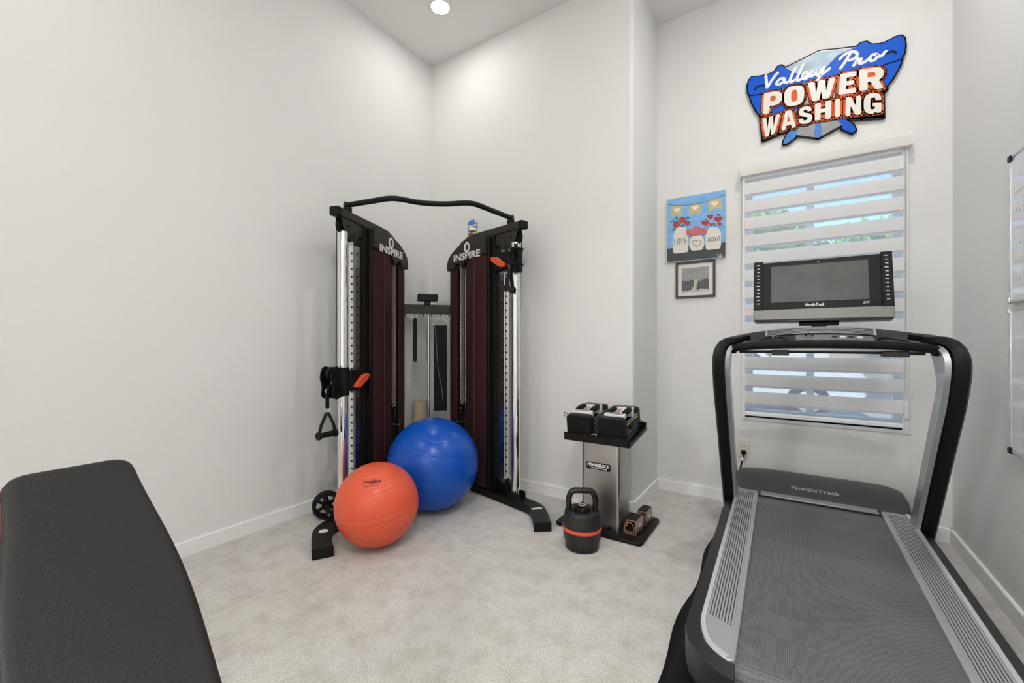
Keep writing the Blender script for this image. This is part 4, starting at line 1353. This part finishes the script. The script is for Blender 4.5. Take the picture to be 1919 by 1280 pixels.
wall_flat('blue_banner', [sgl(bann)], YS - .0045, .003, M_SBLUE, sign)


def stroke(name, pts, w, y, m, parent, flat=.25):
    base = parent.matrix_basis.translation
    P = [Vector((sg(*p)[0] - base.x, y - base.y, sg(*p)[1] - base.z)) for p in pts]
    # smooth through the points
    Q = []
    for i in range(len(P) - 1):
        p0, p1, p2, p3 = P[max(i - 1, 0)], P[i], P[i + 1], P[min(i + 2, len(P) - 1)]
        for k_ in range(5):
            u = k_ / 5
            Q.append(.5 * (2 * p1 + (p2 - p0) * u + (2 * p0 - 5 * p1 + 4 * p2 - p3) * u * u + (3 * p1 - p0 - 3 * p2 + p3) * u ** 3))
    Q.append(P[-1])
    gq = G()
    gq.tube(Q, w, 10, up=(0, 1, 0))
    for e in (Q[0], Q[-1]):
        gq.lathe([(0, -w), (w * .7, -w * .7), (w, 0), (w * .7, w * .7), (0, w)], 10, Matrix.Translation(e))
    for p in gq.v:
        p.y = (p.y - (y - base.y)) * flat + (y - base.y)
    return gq


script = [
    [(252, 515), (258, 575), (266, 640), (300, 585), (345, 520), (375, 488)],
    [(440, 545), (405, 548), (372, 578), (364, 603), (388, 608), (425, 588), (446, 552), (447, 580), (470, 588), (498, 570)],
    [(560, 432), (528, 498), (503, 565), (518, 582), (550, 562)],
    [(640, 402), (603, 478), (576, 548), (592, 566), (625, 548)],
    [(625, 545), (668, 522), (688, 492), (668, 478), (640, 503), (637, 540), (664, 550), (704, 522)],
    [(735, 468), (712, 512), (738, 520), (780, 478), (800, 448), (778, 500), (800, 512), (850, 430)],
    [(862, 425), (830, 498), (792, 562)], [(815, 515), (870, 480), (915, 440)],
    [(1135, 278), (1085, 360), (1030, 440)],
    [(1022, 345), (1060, 305), (1120, 272), (1180, 268), (1203, 292), (1182, 332), (1130, 354), (1088, 352)],
    [(1208, 335), (1188, 378), (1166, 410)], [(1186, 382), (1226, 348), (1246, 345), (1226, 380), (1244, 390), (1290, 368), (1330, 335)],
    [(1405, 292), (1365, 298), (1335, 330), (1345, 360), (1385, 352), (1412, 315), (1405, 292), (1430, 318), (1465, 302), (1502, 262)],
]
gs_ = G()
for st in script:
    q = stroke('s', st, .0088, YS - .0062, M_SCREAM, sign); gs_.add(q.v, q.f)
obj('script_words', gs_, mat('sign_white', (.86, .86, .85), .4), sign, label='white script reading Valley Pro')
gs_ = G()
for st in ([(1490, 290), (1530, 275), (1570, 262), (1605, 275)], [(140, 660), (160, 632), (200, 620), (250, 615)]):
    q = stroke('s', st, .006, YS - .0058, M_SBLK, sign); gs_.add(q.v, q.f)
q = stroke('s', [(85, 722), (200, 705), (420, 650)], .003, YS - .0060, M_SBLK, sign); gs_.add(q.v, q.f)
q = stroke('s', [(1668, 338), (1600, 365), (1455, 410)], .003, YS - .0060, M_SBLK, sign); gs_.add(q.v, q.f)
obj('flourishes', gs_, M_SBLK, sign)

GL = {}
GL['P'] = [[(0, 0), (.36, 0), (.36, .34), (.62, .34), (.86, .40), (1, .54), (1, .80), (.86, .95), (.62, 1), (0, 1)], [(.36, .56), (.36, .80), (.58, .80), (.66, .74), (.66, .62), (.58, .56)]]


def sup(rx, ry, e=2.8, n=28):
    r = []
    for i in range(n):
        a = 2 * PI * i / n; c, s2 = math.cos(a), math.sin(a)
        r.append((.5 + rx * math.copysign(abs(c) ** (2 / e), c), .5 + ry * math.copysign(abs(s2) ** (2 / e), s2)))
    return r


GL['O'] = [sup(.5, .5), sup(.15, .30)]
GL['W'] = [[(.14, 0), (.42, 0), (.5, .42), (.58, 0), (.86, 0), (1, 1), (.76, 1), (.70, .40), (.61, 1), (.39, 1), (.30, .40), (.24, 1), (0, 1)]]
GL['E'] = [[(0, 0), (1, 0), (1, .22), (.42, .22), (.42, .40), (.88, .40), (.88, .60), (.42, .60), (.42, .78), (1, .78), (1, 1), (0, 1)]]
GL['R'] = [[(0, 0), (.34, 0), (.34, .36), (.46, .36), (.64, 0), (1, 0), (.80, .40), (.95, .50), (1, .62), (1, .82), (.88, .95), (.66, 1), (0, 1)], [(.34, .58), (.34, .80), (.58, .80), (.66, .74), (.66, .64), (.58, .58)]]
GL['A'] = [[(0, 0), (.28, 0), (.33, .20), (.67, .20), (.72, 0), (1, 0), (.70, 1), (.30, 1)], [(.38, .40), (.5, .76), (.62, .40)]]
GL['H'] = [[(0, 0), (.36, 0), (.36, .40), (.64, .40), (.64, 0), (1, 0), (1, 1), (.64, 1), (.64, .62), (.36, .62), (.36, 1), (0, 1)]]
GL['I'] = [[(0, 0), (1, 0), (1, 1), (0, 1)]]
GL['N'] = [[(0, 0), (.32, 0), (.32, .52), (.66, 0), (1, 0), (1, 1), (.68, 1), (.68, .48), (.34, 1), (0, 1)]]
GL['S'] = [[(0, .30), (.32, .34), (.38, .20), (.60, .20), (.66, .28), (.60, .38), (.25, .46), (.06, .58), (.02, .76), (.12, .92), (.34, 1), (.66, 1), (.88, .92), (.98, .70),
            (.68, .68), (.60, .80), (.42, .80), (.36, .74), (.40, .66), (.78, .56), (.96, .44), (1, .26), (.90, .08), (.68, 0), (.34, 0), (.10, .08)]]
GL['G'] = [[(.50, .54), (1, .54), (1, .06), (.74, .04), (.70, .10), (.52, 0), (.34, 0), (.12, .08), (0, .26), (0, .74), (.12, .92), (.34, 1), (.66, 1), (.90, .92), (1, .66),
            (.66, .66), (.62, .78), (.42, .78), (.36, .68), (.36, .32), (.42, .22), (.58, .22), (.64, .30), (.64, .36), (.50, .36)]]
quads = [('P', (235, 700), (425, 668), (410, 893), (218, 918)), ('O', (442, 642), (658, 605), (648, 812), (442, 850)), ('W', (688, 594), (978, 532), (948, 742), (702, 792)),
         ('E', (1028, 502), (1195, 472), (1188, 692), (1005, 720)), ('R', (1224, 458), (1478, 418), (1478, 648), (1226, 676)),
         ('W', (213, 968), (402, 915), (362, 1110), (228, 1166)), ('A', (412, 898), (560, 868), (566, 1052), (414, 1092)), ('S', (592, 852), (735, 825), (738, 1006), (588, 1030)),
         ('H', (764, 812), (936, 770), (924, 962), (762, 986)), ('I', (975, 768), (1028, 755), (1024, 942), (970, 953)), ('N', (1085, 746), (1242, 724), (1240, 920), (1080, 942)),
         ('G', (1274, 708), (1460, 694), (1450, 912), (1272, 918))]
for ch, tl, trr, brr, bll in quads:
    loops = []
    for lp in GL[ch]:
        o = []
        for u, v_ in lp:
            x = (1 - v_) * ((1 - u) * bll[0] + u * brr[0]) + v_ * ((1 - u) * tl[0] + u * trr[0])
            y = (1 - v_) * ((1 - u) * bll[1] + u * brr[1]) + v_ * ((1 - u) * tl[1] + u * trr[1])
            o.append(sg(x, y))
        loops.append(o)
    out = [loops[0]]
    rim(out[0], .0165, YS - .0052, .004, sign, 'letter_backing', M_SBLK)
    rim(out[0], .0120, YS - .0064, .0011, sign, 'letter_outline', M_SORNG)
    wall_flat('letter', loops, YS - .0088, .0028, M_SCREAM, sign)

# ---- painting of jars on canvas
PZ = 8.0
YP = YW - .024


def pt(x, y): return wall_pt(1240 + x / PZ, 340 + y / PZ, YP)


def ptl(pts): return [pt(*p) for p in pts]


paint = thing('jar_painting', 'square canvas painting of three white jars with red flowers under heart bunting', 'painting', (-.60, YW, 2.02))
c_ = [(78, 275), (962, 118), (955, 1138), (74, 1222)]
wall_flat('canvas', [ptl(c_)], YP, .022, mat('canvas_white', (.72, .72, .70), .7), paint)
M_PSKY = mat('paint_sky', (.22, .48, .86), .6, var=.28, vscale=9, bstretch=(1, 1, 4))
M_PTAB = mat('paint_table', (.055, .062, .072), .6, var=.3, vscale=10, bstretch=(1, 1, 4))
M_PJAR = mat('paint_jar', (.78, .74, .67), .6)
M_PTAN = mat('paint_tan', (.66, .50, .24), .6, var=.12, vscale=30)
M_PRED = mat('paint_red', (.44, .035, .03), .55, var=.3, vscale=60)
M_PPINK = mat('paint_pink', (.60, .16, .17), .55, var=.4, vscale=90)
M_PGRN = mat('paint_green', (.02, .20, .08), .55)
M_PWHT = mat('paint_white', (.82, .82, .80), .55)
M_PINK = mat('paint_ink', (.02, .022, .035), .55)
pc = [0]


def pl_(name, pts, m, off=0.0):
    pc[0] += 1
    return wall_flat(name, [ptl(pts)], YP - .0004 - .00012 * pc[0], .0004, m, paint, off)


pl_('painted_sky', [(84, 275), (958, 124), (956, 915), (80, 1010)], M_PSKY)
pl_('painted_table', [(80, 1010), (956, 912), (952, 1132), (80, 1214)], M_PTAB)


def pstroke(name, lines, w, m):
    pc[0] += 1
    base = paint.matrix_basis.translation
    gq = G()
    for ln in lines:
        P = [Vector((pt(*p)[0] - base.x, YP - .0006 - .00012 * pc[0] - base.y, pt(*p)[1] - base.z)) for p in ln]
        q = G().tube(P, w, 6, up=(0, 1, 0))
        for v_ in q.v: v_.y = (v_.y - P[0].y) * .2 + P[0].y
        gq.add(q.v, q.f)
    obj(name, gq, m, paint)


def heart(cx, cy, w, h, rot=0.0):
    o = []
    for i in range(28):
        a = 2 * PI * i / 28
        x = 16 * math.sin(a) ** 3 / 16; y = -(13 * math.cos(a) - 5 * math.cos(2 * a) - 2 * math.cos(3 * a) - math.cos(4 * a)) / 15
        x, y = x * w, y * h
        o.append((cx + x * math.cos(rot) - y * math.sin(rot), cy + x * math.sin(rot) + y * math.cos(rot)))
    return o


pstroke('bunting_string', [[(92, 345), (200, 360), (330, 362), (480, 345), (640, 312), (800, 265), (960, 195)]], .0016, M_PINK)
for fl, hh in (([(155, 365), (320, 368), (300, 528), (232, 495), (134, 535)], (230, 428, 50, 36)), ([(420, 358), (585, 335), (582, 500), (510, 458), (408, 525)], (500, 395, 52, 36)),
               ([(692, 300), (880, 240), (905, 418), (820, 392), (710, 455)], (795, 332, 54, 40))):
    pl_('painted_flag', fl, M_PTAN); pl_('painted_heart', heart(*hh, -.15), M_PWHT)
pstroke('painted_stems', [[(695, 665), (710, 700)], [(745, 680), (750, 695)], [(798, 620), (790, 690)], [(822, 618), (806, 688)], [(845, 655), (838, 690)], [(285, 665), (280, 690)], [(300, 660), (298, 688)]], .0018, M_PINK)
for h_ in ((728, 530, 48, 42), (850, 570, 64, 52), (852, 502, 30, 20), (655, 625, 62, 48), (665, 572, 18, 14), (748, 645, 34, 28), (870, 640, 36, 24)):
    pl_('painted_heart', heart(*h_, -.1), M_PRED)
for lf in ((225, 552, 17, 24), (145, 602, 22, 9), (178, 590, 12, 14), (392, 546, 26, 16), (185, 722, 32, 16), (318, 660, 16, 18)):
    pl_('painted_leaf', ell(*lf, 12, -.2), M_PGRN)
jars = ([(225, 690), (350, 682), (385, 745), (402, 800), (402, 1040), (385, 1062), (195, 1085), (170, 1062), (172, 830), (195, 765)],
        [(470, 825), (590, 808), (622, 840), (640, 900), (636, 975), (605, 1028), (455, 1042), (422, 1000), (415, 925), (432, 860)],
        [(718, 688), (835, 682), (865, 720), (892, 770), (890, 960), (870, 1010), (690, 1030), (660, 1008), (656, 810), (690, 740)])
for i, j in enumerate(jars):
    pl_('painted_jar', fillet(j, 14, 3, True), M_PJAR)
for r_ in ((220, 648, 54, 50), (312, 582, 52, 48), (388, 626, 42, 40)):
    pl_('painted_rose', ell(*r_, 16, -.2), M_PRED)
pstroke('rose_swirls', [[(220 + r * math.cos(a), 645 + r * math.sin(a)) for r, a in [(6 + 2.6 * i, .8 * i) for i in range(14)]], [(315 + r * math.cos(a), 584 + r * math.sin(a)) for r, a in [(6 + 2.5 * i, .8 * i) for i in range(14)]],
                        [(390 + r * math.cos(a), 628 + r * math.sin(a)) for r, a in [(5 + 2 * i, .8 * i) for i in range(13)]]], .0010, mat('paint_rose_line', (.62, .22, .2), .5))
for r_ in ((420, 770, 56, 60), (530, 740, 78, 72), (632, 748, 52, 56)):
    pl_('painted_peony', ell(*r_, 18, -.3), M_PPINK)
pstroke('jar_lettering', [[(190, 868), (200, 952), (238, 942)], [(252, 862), (240, 900), (245, 940), (262, 942), (276, 900), (268, 862), (252, 862)], [(282, 858), (305, 925), (328, 850)],
                          [(378, 842), (346, 850), (350, 942), (384, 935)], [(348, 895), (376, 890)],
                          [(695, 845), (728, 905)], [(730, 842), (695, 908)], [(755, 838), (740, 866), (752, 896), (776, 890), (784, 862), (770, 838), (755, 838)], [(790, 838), (822, 892)], [(826, 834), (794, 894)],
                          [(852, 828), (838, 858), (848, 890), (866, 884), (874, 852), (864, 828), (852, 828)],
                          [p for p in heart(528, 925, 68, 52, -.12)] + [heart(528, 925, 68, 52, -.12)[0]]], .0016, M_PINK)
pstroke('signature', [[(830, 1098), (850, 1090), (842, 1115), (866, 1100), (872, 1120), (885, 1085), (890, 1118), (905, 1095), (912, 1118)], [(845, 1128), (910, 1122)]], .0018, M_PWHT)

# ---- framed photograph under the canvas
ph = thing('framed_photo', 'small black and white wedding photo in a dark frame below the jar painting', 'picture frame', (-.61, YW, 1.62))
fx0, fx1, fz0, fz1 = -.749, -.471, 1.49, 1.765
g = G()
bx = Vector((-.61, 0, 1.62))


def fb(g, a, b, c, d, y0, y1): return g.box(a - bx.x, b - bx.x, y0, y1, c - bx.z, d - bx.z)


fwd_ = .016
g = G()
fb(g, fx0, fx0 + fwd_, fz0, fz1, -.020, 0); fb(g, fx1 - fwd_, fx1, fz0, fz1, -.020, 0)
fb(g, fx0 + fwd_, fx1 - fwd_, fz0, fz0 + fwd_, -.020, 0); fb(g, fx0 + fwd_, fx1 - fwd_, fz1 - fwd_, fz1, -.020, 0)
obj('frame', g, mat('dark_wood_frame', (.022, .015, .012), .35), ph, bevel=.002)
obj('mount_board', fb(G(), fx0 + fwd_, fx1 - fwd_, fz0 + fwd_, fz1 - fwd_, -.010, -.001), mat('mount_white', (.74, .71, .66), .7), ph)
m = mat('photo_sky', (.25, .25, .25), .3, var=.6, vscale=7, bstretch=(1, 1, 3))
qx0, qx1, qz0, qz1 = fx0 + .044, fx1 - .044, fz0 + .042, fz1 - .046
pr_ = obj('print', fb(G(), qx0, qx1, qz0, qz1, -.0108, -.010), m, ph)


def ph_poly(name, pts, y, mm):
    me = curve_mesh([[(qx0 + u * (qx1 - qx0), qz0 + v_ * (qz1 - qz0)) for u, v_ in pts]], .0003)
    remap(me, lambda c: Vector((c.x - bx.x, y - c.z, c.y - bx.z)))
    obj(name, me, mm, pr_)


ph_poly('print_hills', [(0, .05), (1, .05), (1, .50), (.85, .52), (.7, .44), (.55, .48), (.35, .50), (.2, .46), (0, .50)], -.0112, mat('print_dark', (.035, .035, .035), .3, var=.3, vscale=40))
ph_poly('print_ground', [(0, 0), (1, 0), (1, .10), (.7, .13), (.4, .10), (.1, .06), (0, .05)], -.0113, mat('print_light', (.45, .43, .39), .3, var=.4, vscale=40))
ph_poly('print_couple', [(.36, .10), (.64, .08), (.62, .30), (.60, .46), (.55, .50), (.47, .50), (.46, .35), (.44, .22)], -.0115, mat('print_pale', (.50, .45, .38), .3, var=.3, vscale=60))
ph_poly('print_suit', [(.55, .08), (.64, .08), (.63, .36), (.57, .38)], -.0117, mat('print_black', (.02, .02, .02), .3))

# ------------------------------------------------------------------ whiteboard on the right wall
wb_ = thing('whiteboard', 'folding two-panel whiteboard in an aluminium frame on the right wall', 'whiteboard', (XR, 2.62, 1.31))
g = G()
M_WB = mat('whiteboard_face', (.80, .81, .83), .12, spec=.6)
for z0, z1 in ((-.605, -.012), (.012, .615)):
    pn = obj('panel', G().box(-.014, -.004, -1.21, -.012, z0, z1), M_WB, wb_)
    gg = G()
    gg.box(-.018, 0, -.014, 0, z0, z1); gg.box(-.018, 0, -1.222, -1.208, z0, z1)
    gg.box(-.018, 0, -1.21, -.012, z0 - .002, z0 + .010); gg.box(-.018, 0, -1.21, -.012, z1 - .010, z1 + .002)
    obj('panel_frame', gg, M_CHROME_S, pn, bevel=.002)
for z in (-.600, .608):
    obj('corner_cap', G().box(-.022, .0, -.024, .004, z - .014, z + .012), M_BLACK, wb_, bevel=.004)
for z in (-.028, .018):
    obj('hinge', G().box(-.022, 0, -.010, .004, z - .010, z + .014), M_CHROME_S, wb_, bevel=.003)
# faint marker rows on the upper panel
gg = G(); rnd = random.Random(3)
for r in range(7):
    zz = .52 - r * .07
    y = -.05
    while y > -.55:
        L_ = rnd.uniform(.01, .03)
        gg.tube([(-.0143, y, zz), (-.0143, y - L_ * .5, zz + rnd.uniform(-.008, .008)), (-.0143, y - L_, zz + rnd.uniform(-.004, .006))], .0009, 5)
        y -= L_ + rnd.uniform(.005, .03)
o = obj('marker_scrawl', gg, mat('marker_grey', (.45, .46, .5), .4), wb_); o['kind'] = 'stuff'

# ------------------------------------------------------------------ weight bench
BA = Vector((-1.560, .409, .842))      # far corner of the raised back pad
be = thing('weight_bench', 'black leatherette incline weight bench with red stitched pad edges', 'bench', (-1.20, .275, 0))
ang = math.radians(35.1)
BM = Matrix.Translation(BA - Vector((-1.20, .275, 0))) @ Matrix.Rotation(ang, 4, 'Y')     # local x runs down the pad, y across, z off its face
PL = .86


def pad_edge(u):        # half-width edges along the pad: (far side, near side), measured from the far corner
    k_ = min(1, max(0, u / .5)); k_ = k_ * k_ * (3 - 2 * k_)
    return .000 + .022 * math.sin(PI * min(1, u / .8)) ** 2 * .9, -.238 - .045 * k_


outl = []
N = 24
us = [0.0] + [PL * i / N for i in range(2, N - 1)] + [PL]
top_e = [(u, pad_edge(u)[0]) for u in us]
bot_e = [(u, pad_edge(u)[1]) for u in us]
loop = top_e + bot_e[::-1]
N = len(us) - 1


def round_ends(loop):
    c = [loop[0], loop[-1]]
    return loop


core_loop = [(x, y) for x, y in loop]
# round the four corners
idx = [0, N, N + 1, 2 * N + 1]
P4 = []
for i, p in enumerate(core_loop):
    if i in idx:
        a = core_loop[i - 1]; b = core_loop[(i + 1) % len(core_loop)]
        pa = Vector(p); da_ = (Vector(a) - pa); db_ = (Vector(b) - pa)
        d_ = .05
        p0 = pa + da_.normalized() * d_; p1 = pa + db_.normalized() * d_
        for k_ in range(7):
            u = k_ / 6
            q = (1 - u) ** 2 * p0 + 2 * u * (1 - u) * pa + u * u * p1
            P4.append((q.x, q.y))
    else:
        P4.append(p)
core_loop = P4
cenx = PL / 2; ceny = -.13


def inset(loop, d):
    n = len(loop); o = []
    ar = sum(loop[i][0] * loop[(i + 1) % n][1] - loop[(i + 1) % n][0] * loop[i][1] for i in range(n))
    sg_ = 1 if ar > 0 else -1
    for i in range(n):
        a = Vector(loop[i - 1]); b = Vector(loop[(i + 1) % n]); t_ = (b - a)
        if t_.length < 1e-6: o.append(loop[i]); continue
        t_.normalize(); nn = Vector((-t_.y, t_.x)) * sg_
        o.append((loop[i][0] + nn.x * d, loop[i][1] + nn.y * d))
    return o


def pad_mesh(loop, layers, mx):
    gg = G(); v = []; f = []; n = len(loop)
    for d, z in layers:
        v += [(x, y, z) for x, y in inset(loop, d)]
    for r in range(len(layers) - 1):
        for i in range(n):
            j = (i + 1) % n
            f.append((r * n + i, r * n + j, (r + 1) * n + j, (r + 1) * n + i))
    for o_ in (0, (len(layers) - 1) * n):       # caps in strips across the pad
        for i in range(n // 2 - 1):
            f.append((o_ + i, o_ + i + 1, o_ + n - 2 - i, o_ + n - 1 - i))
    return gg.add(v, f, mx)


padl = [(.012, -.066), (.002, -.062), (0, -.05), (0, -.016), (.003, -.006), (.008, -.0018), (.014, .0), (.022, .001), (.0235, .001)]
pad = obj('back_pad', pad_mesh(core_loop, padl, BM), M_LEATHER, be, smooth=60)
M_STITCH = mat('red_stitch', (.12, .03, .018), .6)
for d, z in ((-.0012, -.020), (-.0012, -.046)):
    lp = [BM @ Vector((x, y, z)) for x, y in inset(core_loop, d)]
    obj('piping', G().tube(lp, .0011, 6, closed=True), M_STITCH, pad, label='dark red stitched piping')
# seat pad and frame, mostly out of view
seatm = Matrix.Translation(BM @ Vector((PL + .015, 0, 0))) @ Matrix.Rotation(math.radians(-8), 4, 'Y')
sl_ = fillet([(0, .03), (.36, .01), (.36, -.25), (0, -.29)], .04, 5, True)
obj('seat_pad', pad_mesh(sl_, padl, seatm), M_LEATHER, be, smooth=60)
yc = -.13 + BA.y - .275
obj('back_frame', G().sweep([BM @ Vector((.18, -.13, -.09)), BM @ Vector((PL, -.13, -.09))], [(-.025, -.02), (.025, -.02), (.025, .02), (-.025, .02)]), M_STEEL_BLK, be)
hinge = BM @ Vector((PL, -.13, -.09))
obj('spine', G().sweep([(-.40, yc, .14), (hinge.x, yc, hinge.z - .03), (hinge.x + .38, yc, hinge.z - .06)], [(-.03, -.03), (.03, -.03), (.03, .03), (-.03, .03)]), M_STEEL_BLK, be, bevel=.004)
obj('prop_strut', G().sweep([(-.28, yc, .17), BM @ Vector((.30, -.13, -.11))], [(-.018, -.018), (.018, -.018), (.018, .018), (-.018, .018)]), M_STEEL_BLK, be)
for x in (-.40, hinge.x + .36):
    z1 = .14 if x < 0 else hinge.z - .06
    obj('leg', G().box(x - .03, x + .03, yc - .03, yc + .03, .05, z1), M_STEEL_BLK, be, bevel=.004)
    obj('floor_bar', G().box(x - .03, x + .03, yc - .25, yc + .25, 0, .05), M_STEEL_BLK, be, bevel=.006)

# ------------------------------------------------------------------ outdoors, seen in slivers through the blind
GZ = -.25
M_CONC = mat('concrete', (.50, .47, .42), .9, var=.1, vscale=1.5)
M_ASPH = mat('asphalt', (.16, .16, .16), .9, var=.1, vscale=3)
M_GRAV = mat('gravel', (.42, .34, .26), .95, var=.2, vscale=30)
o = struct('ground', G().box(-40, 40, YW + WT + .02, 60, GZ - .2, GZ), M_GRAV)
o = struct('driveway', G().box(-8, 3.5, YW + 1.6, 12, GZ, GZ + .02), M_CONC)
o = struct('street', G().box(-40, 40, 13, 21, GZ, GZ + .02), M_ASPH)


def tree(label, x, y, h, r, seed, col, n=5200):
    rr = random.Random(seed)
    t = thing('shade_tree', label, 'tree', (x, y, GZ), 0, 'trees across the street')
    tp = [(0, 0, 0), (.08 * rr.uniform(-1, 1), 0, h * .25), (.2 * rr.uniform(-1, 1), .1, h * .5), (.1, .1, h * .72)]
    obj('trunk', G().tube(tp, .14, 8, scale=[1.2, .9, .65, .3]), mat('bark', (.12, .085, .06), .9), t)
    v = []; f = []
    blobs = [(rr.uniform(-.5, .5) * r, rr.uniform(-.5, .5) * r, h * rr.uniform(.5, .85), r * rr.uniform(.45, .7)) for _ in range(11)]
    for _ in range(n):
        bx_, by_, bz_, br_ = rr.choice(blobs)
        d_ = Vector((rr.gauss(0, 1), rr.gauss(0, 1), rr.gauss(0, 1))).normalized() * br_ * rr.uniform(.6, 1.05)
        c = Vector((bx_, by_, bz_)) + d_
        q = Quaternion((rr.gauss(0, 1), rr.gauss(0, 1), rr.gauss(0, 1), rr.gauss(0, 1))).normalized()
        s_ = rr.uniform(.10, .22)
        b = len(v)
        for a, e in ((-1, -.5), (1, -.5), (1, .5), (-1, .5)):
            v.append(c + q @ Vector((a * s_, e * s_, 0)))
        f.append((b, b + 1, b + 2, b + 3))
    me = bpy.data.meshes.new('leaves'); me.from_pydata([tuple(p) for p in v], [], f)
    lo_ = obj('leaves', me, mat('leaf_' + str(seed), col, .6, var=.4, vscale=2), t); lo_['kind'] = 'stuff'
    return t


tree('bright green leafy tree outside the window behind the parked white car', -9.2, 25, 7.8, 3.2, 1, (.30, .50, .08))
tree('broad green tree outside the window behind the blue car', 4.1, 29, 7.6, 2.5, 2, (.26, .46, .10))
tree('low yellow-green tree outside the window beside the tan house', 11.0, 26, 6.2, 3.4, 3, (.38, .52, .08))
tree('tall green tree outside the window near the neighbouring grey eave', -1.0, 24.5, 7.4, 2.5, 4, (.24, .44, .10))
hs = thing('tan_house', 'low tan stucco house across the street with a brown tiled roof', 'house', (4, 34, GZ))
M_STUC = mat('stucco', (.52, .42, .31), .9)
hw = obj('walls', G().box(-14, 12, 0, 8, 0, 2.9), M_STUC, hs)
obj('roof', G().add([(-15, -1, 2.9), (13, -1, 2.9), (13, 9, 2.9), (-15, 9, 2.9), (-10, 4, 5.0), (8, 4, 5.0)], [(0, 1, 5, 4), (2, 3, 4, 5), (1, 2, 5), (3, 0, 4), (0, 3, 2, 1)]), mat('roof_tile', (.24, .15, .11), .8), hs)
gd = obj('garage_door', G().box(-7, -2, -.05, .02, 0, 2.3), M_WHITE, hw)
for x in (1, 5, 9):
    w_ = obj('window', G().box(x, x + 1.4, -.05, .02, .9, 2.1), M_WHITE, hw)
# grey neighbouring eave on the left
nb = thing('grey_house_corner', 'grey stucco corner of the neighbouring house seen through the blind', 'house', (-3.9, 11.0, GZ))
obj('wall', G().box(-3, 0, 0, 4, 0, 3.6), mat('grey_stucco', (.40, .38, .35), .9), nb)
obj('eave', G().box(-3.3, .3, -.3, 4.3, 3.6, 3.75), mat('eave_grey', (.36, .35, .34), .8), nb)


def car(label, x, y, rz, col):
    t = thing('parked_car', label, 'car', (x, y, GZ + .02), rz, 'parked cars')
    body = fillet([(-2.2, .35), (2.2, .35), (2.25, .75), (2.1, .92), (1.1, 1.0), (-2.1, 1.02), (-2.25, .8)], .12, 3, True)
    cabin = fillet([(1.0, .98), (.35, 1.48), (-1.5, 1.52), (-2.05, 1.0)], .12, 3, True)
    mcar = mat('car_' + label[:6].strip(), col, .25, coat=.5)
    b = obj('body', G().prism(body, -.88, .88, 'y'), mcar, t, bevel=.05)
    obj('cabin', G().prism(cabin, -.76, .76, 'y'), mcar, t, bevel=.05)
    for s in (-1, 1):
        obj('side_glass', G().prism(fillet([(.80, 1.02), (.32, 1.40), (-1.4, 1.43), (-1.75, 1.04)], .06, 3, True), s * .765 - .008, s * .765 + .008, 'y'), M_BLKGLOSS, b)
        for xx in (-1.38, 1.38):
            w_ = obj('wheel', G().lathe([(0, -.10), (.20, -.10), (.33, -.09), (.34, 0), (.33, .09), (.20, .10), (0, .10)], 24, Matrix.Translation((xx, s * .80, .34)) @ Matrix.Rotation(PI / 2, 4, 'X')), M_RUBBER, t)
            obj('hub', G().lathe([(0, -.115), (.19, -.11), (.19, .11), (0, .115)], 16, Matrix.Translation((xx, s * .80, .34)) @ Matrix.Rotation(PI / 2, 4, 'X')), M_CHROME_S, w_)
    return t


car('white car parked on the driveway outside the window', -1.3, 9.6, math.radians(12), (.75, .75, .74))
car('blue car parked outside the window past the white car', 4.3, 10.4, math.radians(20), (.04, .16, .42))
